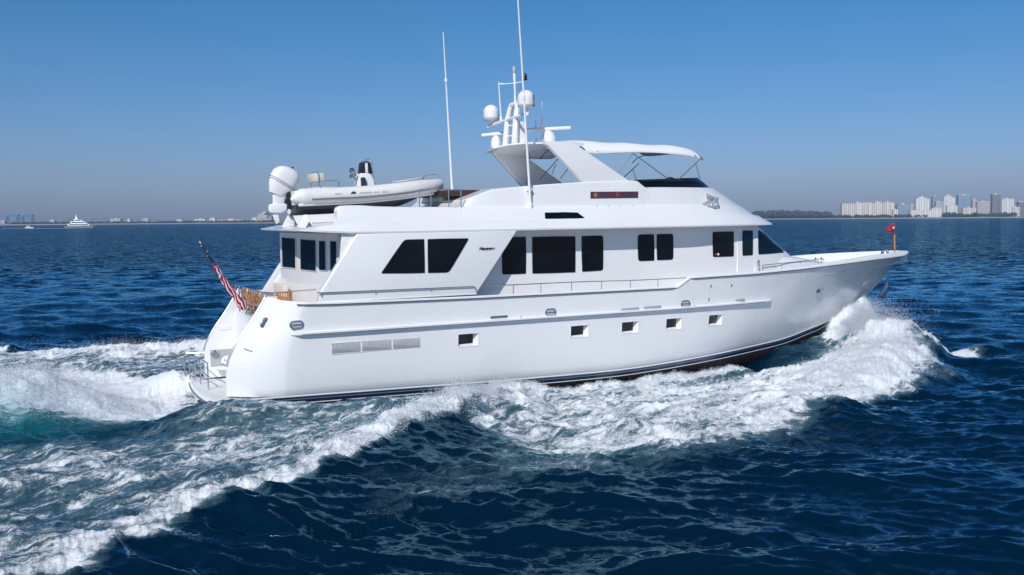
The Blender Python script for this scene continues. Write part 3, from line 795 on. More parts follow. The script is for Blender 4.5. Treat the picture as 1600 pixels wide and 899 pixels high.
# ---- radar arch, hardtop, mast
for sgn in (-1, 1):
    A = [(12.62, 9.04), (14.33, 7.40), (16.46, 7.50), (13.78, 9.08)]
    mb = MB(); pr_ = [(x, sgn * (2.58 - .10 * (z - 7.5)), z) for x, z in A]
    mb.prism(pr_, (0, -sgn * .24, 0)); mb.build('arch_leg', M['gelcoat'], yacht, bevel=.04, bseg=3)
ht = MB(); rows = []
hx = lambda y: 12.25 + .035 * y * y
for j, y in enumerate(np.linspace(-2.42, 2.42, 15)):
    cz = 9.02 + .10 * (1 - (y / 2.42) ** 2)
    e = hx(y); fw_ = 14.3
    rows.append([(e, y, cz - .06), (e + .06, y, cz + .0), (e + .5, y, cz + .05), (fw_ - .5, y, cz + .07), (fw_, y, cz), (fw_, y, cz - .1), (fw_ - .6, y, cz - .16), (e + .6, y, cz - .14), (e, y, cz - .06)])
ht.grid(rows); ht.f.append(tuple(range(8))); ht.m.append(0); ht.f.append(tuple(14 * 9 + k for k in range(8))[::-1]); ht.m.append(0)
ht.build('hardtop', M['gelcoat'], yacht, smooth=35)
mb = MB(); mb.lathe([(.05, 0), (.12, .02), (.12, .06)], (13.2, -1.6, 8.82), 14); mb.build('down_light', M['steel'], yacht)
_n0 = set(yacht.children)
mast = MB()
for y in (-.38, .42):
    mast.tube([(12.75, y, 9.05), (12.85, y * .9, 10.1), (12.95, y * .75, 10.55), (13.0, y * .35, 10.72)], [.13, .12, .11, .09], 8)
mast.tube([(12.95, .3, 10.66), (13.0, -.3, 10.70)], .09, 8)
for z in (9.45, 9.85): mast.tube([(12.85, -.38, z), (12.85, .42, z)], .04, 6)
mast.box((12.95, -.3, 9.05), (13.3, .0, 10.0)); mo_ = mast.build('mast', M['white'], yacht, bevel=.0)
mb = MB(); mb.tube([(12.62, 1.75, 9.96), (12.75, 1.6, 10.0), (12.8, 0, 10.12), (12.75, -1.6, 10.16), (12.6, -1.75, 10.13)], .06, 8); mb.build('spreader', M['white'], yacht)
mb = MB(); mb.tube([(13.0, 0, 10.7), (13.0, 0, 11.2), (12.98, 0, 11.9)], [.05, .04, .06], 8); mb.tube([(12.98, 0, 11.5), (12.6, .35, 11.48)], .02, 6); mb.tube([(12.98, 0, 11.5), (13.3, -.25, 11.55)], .02, 6); mb.build('light_pole', M['white'], yacht)
mb = MB(); mb.lathe([(.10, 0), (.12, .03), (.09, .09), (.11, .13), (.08, .24), (.03, .27)], (13.3, -.25, 11.6), 12); mb.build('signal_light', M['black'], yacht)
mb = MB(); mb.lathe([(.06, 0), (.075, .05), (.075, .22), (.04, .27)], (12.98, 0, 11.88), 10); mb.build('anchor_light', M['grey'], yacht)
mb = MB()
for k in range(3):
    a = k * 2.1; mb.tube([(12.6, .35, 11.48), (12.6 + .1 * math.cos(a), .35 + .1 * math.sin(a), 11.5)], [.012, .03], 6)
mb.build('wind_sensor', M['white'], yacht)
mb = MB(); mb.tube([(13.25, -.1, 10.7), (13.25, -.1, 10.85)], .025, 6); mb.lathe([(.07, 0), (.11, .06), (.10, .13), (.02, .16)], (13.25, -.1, 10.84), 12); mb.build('gps_antenna', M['white'], yacht)
def dome(x, y, z, r):
    mb = MB(); mb.lathe([(r * .3, -r * .5), (r * .3, -r * .2), (r * .9, -r * .12), (r, 0)], (x, y, z), 24); do = mb.build('satellite_dome', M['white'], yacht)
    mb = MB(); mb.lathe([(r * .98, -.02), (r * 1.0, .0), (r * 1.0, .06), (r * .97, .08)], (x, y, z), 24); mb.build('base_ring', M['grey'], do)
    mb = MB(); pr2 = [(r * .97, .07), (r, .2), (r, r * .95)] + [(r * math.cos(t), r * .95 + r * .95 * math.sin(t)) for t in np.linspace(.15, 1.5, 8)]; mb.lathe(pr2, (x, y, z), 24); mb.build('cover', M['white'], do)
dome(12.7, 1.55, 10.22, .315); dome(12.72, -1.45, 10.42, .33)
def radar(x, y, z, L_, ang, r):
    mb = MB(); mb.lathe([(r * .9, 0), (r, .08), (r * .98, .25), (r * .7, .42), (r * .3, .5)], (x, y, z), 20); ro = mb.build('radar_scanner', M['white'], yacht)
    mb = MB(); mb.box((-L_ / 2, -.07, 0), (L_ / 2, .07, .14)); b = mb.build('antenna_bar', M['white'], ro, bevel=.05, bseg=3, location=(x, y, z + .5)); b.rotation_euler = (0, R(-3), ang)
radar(14.08, -.7, 9.12, 1.85, R(-18), .30); radar(12.9, 1.55, 9.08, 1.25, R(-48), .22)
for _c in [c for c in yacht.children if c not in _n0]:
    _c.location.x -= .36
def whip(p0, p1, r0_, r1_, joint=None):
    mb = MB(); p0 = Vector(p0); p1 = Vector(p1); L_ = [p0.lerp(p1, t) for t in (0, .2, .5, .75, 1)]
    rr = [r0_ + (r1_ - r0_) * t for t in (0, .2, .5, .75, 1)]
    mb.tube(L_, rr, 8); mb.lathe([(r0_ * 1.5, -.1), (r0_ * 1.8, 0), (r0_ * 1.3, .12)], p0, 10)
    if joint: mb.tube([p0.lerp(p1, joint - .01), p0.lerp(p1, joint + .01)], r0_ * 1.2, 8)
    mb.build('whip_antenna', M['white'], yacht)
whip(at(706.5, 300, 1.6), at(692.5, 50, 1.6), .05, .018, .7)
p0 = at(829, 322, -2.86); whip(p0, at(805.5, -60, -2.86), .05, .02, .45)
mb = MB(); mb.box((p0.x - .08, -2.86, p0.z - .03), (p0.x + .1, -2.7, p0.z + .1)); q = at(829, 296, -2.86); mb.box((q.x - .08, -2.86, q.z - .06), (q.x + .08, -2.5, q.z + .06)); mb.build('antenna_bracket', M['white'], yacht, bevel=.015)
whip(at(783, 187, 1.0), at(779, 128, 1.0), .035, .02); whip(at(846.5, 197, -.9), at(846.8, 159, -.9), .03, .018); whip(at(837, 222, -.5), at(837, 188, -.5), .035, .025)

# ---- bimini
bm_ = MB(); rows = []
bx = [13.3, 13.9, 14.9, 15.9, 16.9, 17.9, 18.7, 19.4, 19.9, 20.15]
bz = [9.05, 9.16, 9.22, 9.16, 9.17, 9.11, 9.13, 9.09, 9.0, 8.84]
ez = [8.92, 8.84, 8.79, 8.82, 8.85, 8.83, 8.80, 8.74, 8.66, 8.58]
BX = np.linspace(13.3, 20.15, 34); fz = herm(list(zip(bx, bz))); fe = herm(list(zip(bx, ez)))
for x in BX:
    r_ = []
    sag = .025 * math.sin((x - 13.3) * 2.8) ** 2
    for y in np.linspace(-2.35, 2.35, 25):
        k = abs(y) / 2.35; z = fz(x) + .06 * (1 - k * k) - (fz(x) - fe(x)) * k ** 6 * (1.28 if y < 0 else float(np.interp(x, [15.6, 16.8], [1.1, -.5]))) - sag * (1 - k) - .015 + (.06 * k * k if y > 0 and x > 16 else 0)
        r_.append((x, y * (1 - .06 * max(0, (x - 19) / 1.2)), z))
    rows.append(r_)
bm_.grid(rows)
bo = bm_.build('bimini_canvas', M['canvas'], yacht, smooth=60)
mo = bo.modifiers.new('s', 'SOLIDIFY'); mo.thickness = .03
fb = MB()
for sgn in (-1, 1):
    Y = sgn * 2.25
    q = lambda px, py: Vector((at(px, py, -2.25).x, Y, at(px, py, -2.25).z))
    fb.tube([q(989, 240), q(1044, 280)], .02, 8); fb.tube([q(1097, 246), q(1060, 281)], .02, 8); fb.tube([q(988, 241), q(966, 272)], .015, 6); fb.tube([q(1087, 256), q(1094, 280)], .014, 6)
    fb.tube([q(958, 247), q(952, 263)], .015, 6)
for x in (15.0, 16.6, 19.7):
    fb.tube([(x, y, fz(x) - .15 - (fz(x) - fe(x)) * (abs(y) / 2.3) ** 6 * .8) for y in np.linspace(-2.3, 2.3, 13)], .018, 6)
fb.build('bimini_frame', M['darksteel'], yacht)
xb = MB(); a = at(843, 290, 1.9); 
xb.tube([(14.25, 2.2, 7.5), (13.9, 1.2, 8.85)], .02, 6); xb.tube([at(872, 242, -1.8), at(909, 286, -1.8)], .02, 6); xb.tube([at(874, 246, .5), at(843, 281, .5)], .02, 6)
xb.build('arch_brace', M['darksteel'], yacht)
# helm seat backs seen under the bimini
mb = MB()
for y in (-.9, .5):
    mb.box((16.2, y - .3, 7.0), (16.45, y + .3, 7.95))
mb.build('helm_seat', M['cream'], yacht, bevel=.06)
mb = MB(); p = at(1047, 279, -2.0); mb.lathe([(.1, 0), (.16, .06), (.15, .12), (.05, .16)], (p.x, -2.0, p.z - .1), 12); mb.build('horn', M['navy_cloth'], yacht)
# boat deck aft fittings: chocks
mb = MB(); mb.prism([(3.6, -1.1, 6.0), (4.2, -1.1, 6.05), (4.0, -1.1, 6.45), (3.85, -1.1, 6.45)], (0, .15, 0)); mb.build('tender_chock', M['white'], yacht, bevel=.02); mb = MB(); mb.prism([(3.5, -2.6, 5.98), (3.75, -2.6, 6.02), (3.62, -2.6, 6.2)], (0, .12, 0)); mb.build('deck_cleat', M['steel'], yacht, bevel=.02); mb = MB(); mb.prism([(3.6, 1.1, 6.0), (4.2, 1.1, 6.05), (4.0, 1.1, 6.45), (3.85, 1.1, 6.45)], (0, .15, 0)); mb.build('tender_chock', M['white'], yacht, bevel=.02); mb = MB(); mb.prism([(7.4, -.8, 6.15), (8.0, -.8, 6.15), (7.9, -.8, 6.7), (7.6, -.8, 6.7)], (0, 1.6, 0)); mb.build('tender_chock', M['white'], yacht, bevel=.02)

# ================================================================== TENDER
def child_frame(name, l, rz=0, ry=0):
    o = empty(name); o.matrix_world = Matrix.Translation(ORG) @ yacht.rotation_euler.to_matrix().to_4x4() @ Matrix.Translation(l) @ Matrix.Rotation(rz, 4, 'Z') @ Matrix.Rotation(-ry, 4, 'Y')
    return o
TY = -.25
te = child_frame('tender', (3.55, TY, 6.42), 0, R(2.2))
tag(te, 'white inflatable tender with outboard engine resting on the yacht boat deck', 'dinghy')
# tubes: two side tubes joining at the bow
tl = MB(); path = []
for t in np.linspace(0, 1, 40):
    x = .1 + 5.6 * t; y = .84 if t < .62 else .84 * math.cos((t - .62) / .38 * math.pi / 2) ** .72
    z = .62 + .26 * max(0, (t - .35) / .65) ** 1.6 + .0
    path.append((x, y, z))
rad = [.10] + [.235] * 34 + [.23, .22, .21, .20, .19]
P1 = [(x, -y, z) for x, y, z in path]; P2 = [(x, y, z) for x, y, z in path]
tl.tube([(-.12, -.84, .54)] + P1, [.06, .22] + [.295] * 30 + list(np.linspace(.295, .22, 9)), 16); tl.tube([(-.12, .84, .54)] + P2, [.06, .22] + [.295] * 30 + list(np.linspace(.295, .22, 9)), 16)
tl.lathe([(.02, -.2), (.14, -.16), (.2, 0), (.14, .16), (.02, .2)], (5.66, 0, .86), 14, axis='y')
tl.build('inflatable_tube', M['rubber'], te, smooth=50)
tb = MB()
for s in (-1, 1): tb.tube([(x, s * (y + .29), z - .09) for x, y, z in path[3:-5]], .035, 6)
tb.build('rubbing_strake', M['grey_rubber'], te)
hl = MB(); rows = []
for t in np.linspace(0, 1, 22):
    x = .05 + 5.4 * t; b = .78 if t < .55 else .78 * math.cos((t - .55) / .45 * math.pi / 2) ** .7 + .01
    kz = .0 + .75 * max(0, (t - .5) / .5) ** 2.2; cz = .36 + .42 * max(0, (t - .35) / .65) ** 1.8
    rows.append([(x, -b, cz), (x, -b * .86, max(kz + (cz - kz) * .55, kz)), (x, 0, kz), (x, b * .86, max(kz + (cz - kz) * .55, kz)), (x, b, cz)])
hl.grid(rows); hl.f.append((0, 1, 2, 3, 4)); hl.m.append(0)
M['tenderhull'] = mat('dark_tender_hull', (.012, .014, .02), .35, var=.1)
hl.build('tender_hull', M['tenderhull'], te, smooth=30)
fl = MB(); fl.box((.05, -.7, .42), (4.3, .7, .5)); fl.box((.05, -.75, .36), (.15, .75, .85)); fl.build('floor', M['white'], te)
# white chine band under the tube
cb_ = MB()
for s in (-1, 1):
    cb_.tube([(x, s * (y + .12), z - .27) for x, y, z in path[:-3]], .05, 6)
cb_.build('chine_band', M['white'], te)
st_ = MB(); st_.box((.75, -.5, .5), (1.55, .5, .95)); st_.build('bench', M['cream'], te, bevel=.05)
bk = MB(); bk.box((.85, -.5, 1.14), (1.2, .5, 1.44)); bk.build('backrest', M['cream'], te, bevel=.04)
bk = MB(); bk.tube([(1.05, -.52, .72), (.98, -.55, 1.1), (.98, -.52, 1.42), (.98, -.3, 1.47), (.98, .3, 1.47), (.98, .52, 1.42), (.98, .55, 1.1), (1.05, .52, .72)], .022, 8); bk.tube([(1.6, -.55, .75), (1.7, -.57, 1.08), (1.6, -.57, 1.16), (1.0, -.56, 1.14)], .016, 8); bk.build('seat_frame', M['steel'], te)
wdw = MB(); wdw.prism([(1.15, -.62, .80), (1.95, -.62, .80), (1.8, -.62, .93), (1.3, -.62, .93)], (0, .3, 0)); wdw.build('step_pad', M['grey_rubber'], te, bevel=.02)
cs = MB(); cs.prism([(2.35, -.32, .5), (3.3, -.32, .5), (3.12, -.32, 1.05), (2.95, -.32, 1.38), (2.6, -.32, 1.40), (2.5, -.32, 1.0)], (0, .64, 0)); cs.build('console', M['white'], te, bevel=.05)
cs = MB(); cs.prism([(2.66, -.28, 1.36), (3.06, -.28, 1.36), (3.0, -.28, 1.76), (2.84, -.28, 1.84), (2.72, -.28, 1.76)], (0, .56, 0)); cs.build('console_screen', M['black'], te, bevel=.03)
cs = MB(); cs.box((2.78, -.295, 1.38), (2.88, -.1, 1.76)); cs.build('instrument', M['white'], te, bevel=.01)
cs = MB(); cs.prism([(2.55, -.34, 1.24), (2.72, -.34, 1.24), (2.76, -.34, .62), (2.56, -.34, .56)], (0, -.1, 0)); cs.build('life_jacket', M['navy_cloth'], te, bevel=.03)
cs = MB(); cs.box((2.55, -.45, .5), (2.68, -.34, .64)); cs.build('fire_bottle', M['red'], te, bevel=.02)
cs = MB(); 
ring = [(2.42 + .05 * math.cos(a) * 0 - .10 * math.sin(a), .17 * math.cos(a), 1.38 + .17 * math.sin(a)) for a in np.linspace(0, 2 * math.pi, 17)]
cs.tube(ring, .018, 6); cs.tube([(2.42, 0, 1.38), (2.62, 0, 1.25)], .03, 6); cs.build('steering_wheel', M['steel'], te)
cs = MB(); cs.lathe([(.02, -.09), (.09, -.05), (.1, .05), (.03, .1)], (2.3, -.2, 1.5), 12, axis='x'); cs.lathe([(.02, -.07), (.08, -.03), (.08, .04), (.03, .08)], (2.28, -.15, 1.28), 12, axis='x'); cs.tube([(2.35, -.1, 1.3), (2.3, -.2, 1.45)], .03, 6); cs.build('spotlight', M['steel'], te)
cs = MB(); cs.tube([(2.78, -.3, 1.72), (2.8, -.3, 1.88), (3.0, -.25, 1.9), (3.02, .25, 1.9), (2.8, .3, 1.88), (2.78, .3, 1.72)], .015, 6); cs.tube([(3.08, -.35, .75), (3.02, -.34, 1.8)], .015, 6); cs.build('grab_rail', M['steel'], te)
cs = MB(); cs.prism([(4.0, -.45, .98), (4.9, -.35, 1.08), (4.9, .35, 1.08), (4.0, .45, .98)], (0, 0, .09)); cs.build('bow_cushion', M['cream'], te, bevel=.03)
cs = MB(); cs.tube([(3.4, -.75, .78), (3.5, -.75, .98), (4.2, -.68, 1.04), (4.9, -.45, 1.14)], .015, 6); cs.tube([(4.9, -.4, 1.0), (5.0, -.35, 1.2), (5.5, -.1, 1.28), (5.65, 0, 1.26)], .015, 6); cs.build('bow_rail', M['steel'], te)
mrk = MB(); mrk.prism([(1.9, -1.143, .66), (2.12, -1.143, .67), (2.06, -1.143, .74), (1.98, -1.143, .74)], (0, .01, 0)); mrk.build('tube_emblem', M['brown'], te)
M['greyprint'] = mat('grey_print', (.42, .42, .44), .6)
mrk = MB()
for x0, x1 in ((1.35, 1.6), (2.25, 2.7), (2.74, 3.0), (3.05, 3.3)):
    n = int((x1 - x0) / .055)
    for k in range(n): mrk.box((x0 + k * .055, -1.141, .66), (x0 + k * .055 + .034, -1.132, .70 + .012 * (k % 2)))
for k in range(8): mrk.box((4.72 + k * .055, -.71 + k * .028, .90 + k * .006), (4.755 + k * .055, -.74 + k * .028, .95 + k * .006))
mrk.build('tube_lettering', M['greyprint'], te)
# outboard: tilted cowl, mid section, lower unit
ob = MB(); rows = []
def ring2(c, a, b, ax=(0, 0, 1), n=18, sq=.75):
    pts = []
    for k in range(n):
        t = 2 * math.pi * k / n; cc, ss = math.cos(t), math.sin(t)
        pts.append((c[0] + a * math.copysign(abs(cc) ** sq, cc), c[1] + b * math.copysign(abs(ss) ** sq, ss), c[2]))
    return pts
prof = [(-.02, 0, .22, .17, .02), (-.02, .12, .27, .21, 0), (0, .3, .36, .26, 0), (.01, .5, .41, .28, 0), (.02, .66, .42, .28, 0), (.03, .78, .40, .27, 0), (.05, .9, .34, .24, 0), (.06, .98, .25, .18, 0), (.07, 1.03, .10, .08, 0)]
rows = [ring2((cx, 0, z), a, b) for cx, z, a, b, _ in prof]
ob.grid(rows, closed=True); ob.f.append(tuple(range(18))[::-1]); ob.m.append(0); ob.f.append(tuple(range(8 * 18, 9 * 18))); ob.m.append(0)
oc = ob.build('outboard_cowl', M['white'], te, smooth=45, location=(-.40, 0, .74)); oc.rotation_euler = (0, R(27), 0); oc.scale = (1.18, 1.08, 1.04)
sp = MB(); 
for z, a in ((.46, .415), (.40, .40)):
    rg = ring2((.008, 0, z), a + .006, .29)
    rg = [(x, y, zz - .14 * (x)) for x, y, zz in rg]
    sp.tube(rg + [rg[0]], .012, 6)
sp.build('cowl_stripe', M['louvre'], oc)
sp = MB(); sp.tube([(.1, 0, 1.0), (.12, 0, 1.1)], .03, 8); sp.build('lifting_eye', M['black'], oc)
lg = MB(); rows = [ring2((x, 0, z), a, b) for x, z, a, b in ((-.24, .86, .31, .19), (-.28, .7, .27, .15), (-.34, .5, .21, .11), (-.36, .3, .24, .10))]
lg.grid(rows, closed=True); lg.build('outboard_leg', M['white'], te, smooth=50)
lg = MB(); lg.prism([(-.72, -.11, .12), (-.70, -.11, .42), (-.35, -.11, .50), (-.05, -.11, .40), (-.1, -.11, .18), (-.3, -.11, .1)], (0, .22, 0)); lg.build('gearcase', M['white'], te, bevel=.05, bseg=3)
lg = MB(); lg.prism([(-.15, -.05, .22), (.12, -.05, .25), (.0, -.05, .02)], (0, .1, 0)); lg.prism([(-.62, -.04, .12), (-.4, -.04, .12), (-.36, -.04, -.18), (-.48, -.04, -.28)], (0, .08, 0)); lg.build('skeg', M['white'], te, bevel=.015)
lg = MB()
for k in range(3):
    a = k * 2.094 + .4; t = Vector((0, math.cos(a), math.sin(a))); s = Vector((.08, -math.sin(a) * .1, math.cos(a) * .1))
    c = Vector((-.74, 0, .1)); lg.add([c + s * .3, c - s * .3, c + t * .13 - s * .9, c + t * .19, c + t * .13 + s * .9], [(0, 1, 2, 3, 4)])
lg.lathe([(.03, -.12), (.05, 0), (.05, .12)], (-.74, 0, .1), 10, axis='x'); lg.build('propeller', M['steel'], te, fix=False)
lg = MB(); lg.box((-.1, -.2, .35), (.08, .2, .9)); lg.build('transom_bracket', M['black'], te, bevel=.02)

# ================================================================== flags
def flag_pattern(nt, b, src):
    s = nt.nodes.new('ShaderNodeSeparateXYZ'); nt.links.new(src, s.inputs[0])
    mt = nt.nodes.new('ShaderNodeMath'); mt.operation = 'MULTIPLY_ADD'; mt.inputs[1].default_value = 3.4; nt.links.new(s.outputs['Z'], mt.inputs[0])
    m2 = nt.nodes.new('ShaderNodeMath'); m2.operation = 'MULTIPLY'; m2.inputs[1].default_value = 9; nt.links.new(s.outputs['X'], m2.inputs[0]); nt.links.new(m2.outputs[0], mt.inputs[2])
    n = nt.nodes.new('ShaderNodeTexNoise'); n.inputs['Scale'].default_value = 3; nt.links.new(src, n.inputs[0])
    m3 = nt.nodes.new('ShaderNodeMath'); m3.operation = 'MULTIPLY_ADD'; m3.inputs[1].default_value = 2.2; nt.links.new(n.outputs[0], m3.inputs[0]); nt.links.new(mt.outputs[0], m3.inputs[2])
    fr = nt.nodes.new('ShaderNodeMath'); fr.operation = 'FRACT'; nt.links.new(m3.outputs[0], fr.inputs[0])
    gt = nt.nodes.new('ShaderNodeMath'); gt.operation = 'GREATER_THAN'; gt.inputs[1].default_value = .36; nt.links.new(fr.outputs[0], gt.inputs[0])
    mx = nt.nodes.new('ShaderNodeMix'); mx.data_type = 'RGBA'; mx.inputs[6].default_value = (.68, .64, .68, 1); mx.inputs[7].default_value = (.33, .006, .04, 1)
    nt.links.new(gt.outputs[0], mx.inputs[0])
    bl = nt.nodes.new('ShaderNodeMath'); bl.operation = 'GREATER_THAN'; bl.inputs[1].default_value = 1.72; nt.links.new(s.outputs['Z'], bl.inputs[0])
    vo = nt.nodes.new('ShaderNodeTexVoronoi'); vo.inputs['Scale'].default_value = 14; nt.links.new(src, vo.inputs[0])
    st = nt.nodes.new('ShaderNodeMath'); st.operation = 'LESS_THAN'; st.inputs[1].default_value = .25; nt.links.new(vo.outputs[0], st.inputs[0])
    m5 = nt.nodes.new('ShaderNodeMix'); m5.data_type = 'RGBA'; m5.inputs[6].default_value = (.012, .018, .06, 1); m5.inputs[7].default_value = (.7, .7, .75, 1); nt.links.new(st.outputs[0], m5.inputs[0])
    m6 = nt.nodes.new('ShaderNodeMix'); m6.data_type = 'RGBA'; nt.links.new(bl.outputs[0], m6.inputs[0]); nt.links.new(mx.outputs[2], m6.inputs[6]); nt.links.new(m5.outputs[2], m6.inputs[7])
    nt.links.new(m6.outputs[2], b.inputs['Base Color'])
M['ensign'] = mat('ensign_cloth', (.5, .1, .1), .75, fn=flag_pattern)
base = Vector((2.02, .35, 3.0)); topp = at(311.5, 377, .35)
fe_ = child_frame('ensign_flag', base)
tag(fe_, 'striped ensign furled along its raked staff on the yacht stern', 'flag')
ax = topp - base; Lp = ax.length
mb = MB(); mb.tube([(0, 0, 0), ax], [.03, .02], 8); mb.build('staff', M['white'], fe_)
mb = MB(); mb.lathe([(.02, 0), (.045, .04), (.02, .09)], ax, 10); mb.build('finial', M['brown'], fe_)
mb = MB(); rows = []; aa = ax.normalized(); sd = Vector((0, 1, 0)); nn_ = aa.cross(sd)
for i, t in enumerate(np.linspace(.08, .97, 44)):
    c = ax * t + Vector((.12 * math.sin(max(0, .6 - t) * 2.6), 0, -.06 * (1 - t)))
    w = float(np.interp(t, [.08, .14, .3, .5, .62, .75, .97], [.07, .15, .12, .11, .085, .06, .04])); r_ = []
    for k in range(20):
        a = 2 * math.pi * k / 20; rr3 = .82 * w * (1 + .28 * math.sin(3 * a + t * 9) + .2 * math.sin(5 * a - t * 14))
        r_.append(c + sd * math.cos(a) * rr3 + nn_ * math.sin(a) * rr3)
    rows.append(r_)
mb.grid(rows, closed=True); mb.build('flag_cloth', M['ensign'], fe_, smooth=60)
# bow burgee
fb_ = child_frame('bow_flag', at(1398, 395, 0) + Vector((0, 0, -.05)))
tag(fb_, 'small red burgee on a varnished jack staff at the yacht bow', 'flag')
mb = MB(); mb.tube([(0, 0, 0), (-.03, 0, .95)], .035, 8); mb.build('staff', M['teak'], fb_)
mb = MB(); mb.tube([(-.03, 0, .95), (-.05, 0, 1.62)], .022, 8); mb.build('upper_staff', M['steel'], fb_)
mb = MB(); rows = []
for i, u in enumerate(np.linspace(0, 1, 12)):
    hh = .22 * (1 - u) ** .8 + .03; x = -.07 - .52 * u; y = .07 * math.sin(u * 9) ; zc = 1.28 - .06 * u
    rows.append([(x, y + .02 * math.sin(v * 7 + u * 5), zc + hh * v) for v in np.linspace(-1, 1, 8)])
mb.grid(rows); o = mb.build('flag_cloth', M['red'], fb_, smooth=60); o.modifiers.new('s', 'SOLIDIFY').thickness = .008
mb = MB(); mb.lathe([(.06, 0), (.06, -.01)], (-.22, -.1, 1.29), 10, axis='y'); mb.build('flag_disc', M['white'], fb_)

# ================================================================== cockpit furniture
def chair(l, rz, label, seatm):
    t = child_frame('deck_chair', l, rz); tag(t, label, 'chair', 'teak chairs on the aft deck')
    mb = MB()
    for y in (-.26, .26):
        mb.tube([(-.22, y, 0), (.24, y, .62)], .022, 6); mb.tube([(.24, y, 0), (-.22, y, .62)], .022, 6)
    mb.build('leg_frame', M['teak'], t)
    mb = MB(); mb.box((-.24, -.26, .42), (.22, .26, .46)); mb.build('seat', seatm, t, bevel=.01)
    for y in (-.28, .28):
        mb = MB(); mb.box((-.26, y - .03, .62), (.26, y + .03, .65)); mb.build('armrest', M['teak'], t, bevel=.008)
    mb = MB()
    for y in (-.25, .25): mb.box((-.27, y - .02, .6), (-.23, y + .02, 1.02))
    for k in range(6): mb.box((-.265, -.2 + k * .075, .66), (-.24, -.165 + k * .075, .98))
    mb.box((-.27, -.25, .97), (-.235, .25, 1.03)); mb.build('backrest', M['teak'], t)
    return t
chair((2.55, 1.65, 2.83), 0, 'teak slatted chair at the port end of the aft deck row behind the rail', M['teak'])
chair((2.55, .75, 2.83), 0, 'teak slatted chair in the middle of the aft deck row behind the rail', M['teak'])
chair((2.6, -.2, 2.83), 0, 'teak slatted chair at the starboard end of the aft deck row behind the rail', M['teak'])
chair((3.0, -1.15, 2.83), R(90), 'teak slatted chair turned sideways at the starboard end of the table', M['teak'])
t = child_frame('deck_table', (3.3, 1.2, 2.77)); tag(t, 'varnished teak dining table on the yacht aft deck behind the chairs', 'table')
mb = MB(); mb.box((-.32, -1.2, .66), (.32, 1.0, .71)); mb.build('table_top', M['teak'], t, bevel=.015)
for y in (-.8, .7):
    mb = MB(); mb.box((-.25, y - .05, 0), (.25, y + .05, .66)); mb.build('leg', M['teak'], t, bevel=.01)

# ================================================================== WATER
CT, ST = math.cos(TH), math.sin(TH)
def to_local(X, Y):
    dx, dy = X - ORG.x, Y - ORG.y
    return dx * CT + dy * ST, -dx * ST + dy * CT
def to_world(x, y): return ORG.x + x * CT - y * ST, ORG.y + x * ST + y * CT
def poly_dist(X, Y, P):
    """distance to a polyline, parameter along it (0..n-1) and signed side"""
    best = np.full(X.shape, 1e9); par = np.zeros(X.shape); side = np.zeros(X.shape)
    for i in range(len(P) - 1):
        ax_, ay_ = P[i][0], P[i][1]; bx_, by_ = P[i + 1][0], P[i + 1][1]
        dx, dy = bx_ - ax_, by_ - ay_; L2 = dx * dx + dy * dy
        t = np.clip(((X - ax_) * dx + (Y - ay_) * dy) / L2, 0, 1)
        d = np.hypot(X - ax_ - t * dx, Y - ay_ - t * dy); m = d < best
        best = np.where(m, d, best); par = np.where(m, i + t, par)
        side = np.where(m, np.sign(dx * (Y - ay_) - dy * (X - ax_)), side)
    return best, par, side
def inside(X, Y, P, soft):
    """soft inside mask of a polygon"""
    c = np.zeros(X.shape, bool); n = len(P)
    for i in range(n):
        x1, y1 = P[i]; x2, y2 = P[(i + 1) % n]
        if y1 == y2: continue
        cond = ((y1 > Y) != (y2 > Y)) & (X < (x2 - x1) * (Y - y1) / (y2 - y1) + x1); c ^= cond
    d, _, _ = poly_dist(X, Y, list(P) + [P[0]])
    return np.clip(.5 + np.where(c, d, -d) / (2 * soft), 0, 1)
def ss(a, b, x): t = np.clip((x - a) / (b - a), 0, 1); return t * t * (3 - 2 * t)
def vnoise(x, y, seed):
    """smooth value noise"""
    xi = np.floor(x).astype(np.int64); yi = np.floor(y).astype(np.int64); fx = x - xi; fy = y - yi
    fx = fx * fx * (3 - 2 * fx); fy = fy * fy * (3 - 2 * fy)
    def h(a, b):
        v = (a * 374761393 + b * 668265263 + seed * 1442695041) & 0xffffffff
        v = ((v ^ (v >> 13)) * 1274126177) & 0xffffffff
        return ((v ^ (v >> 16)) & 0xffff) / 65535.
    return (h(xi, yi) * (1 - fx) + h(xi + 1, yi) * fx) * (1 - fy) + (h(xi, yi + 1) * (1 - fx) + h(xi + 1, yi + 1) * fx) * fy
def fbm(x, y, seed, o=4, ridge=False):
    s = 0; a = .5; t = 0
    for k in range(o):
        v = vnoise(x * 2 ** k + 17.3 * k, y * 2 ** k - 9.1 * k, seed + k)
        if ridge: v = 1 - abs(2 * v - 1)
        s = s + v * a; t += a; a *= .55
    return s / t
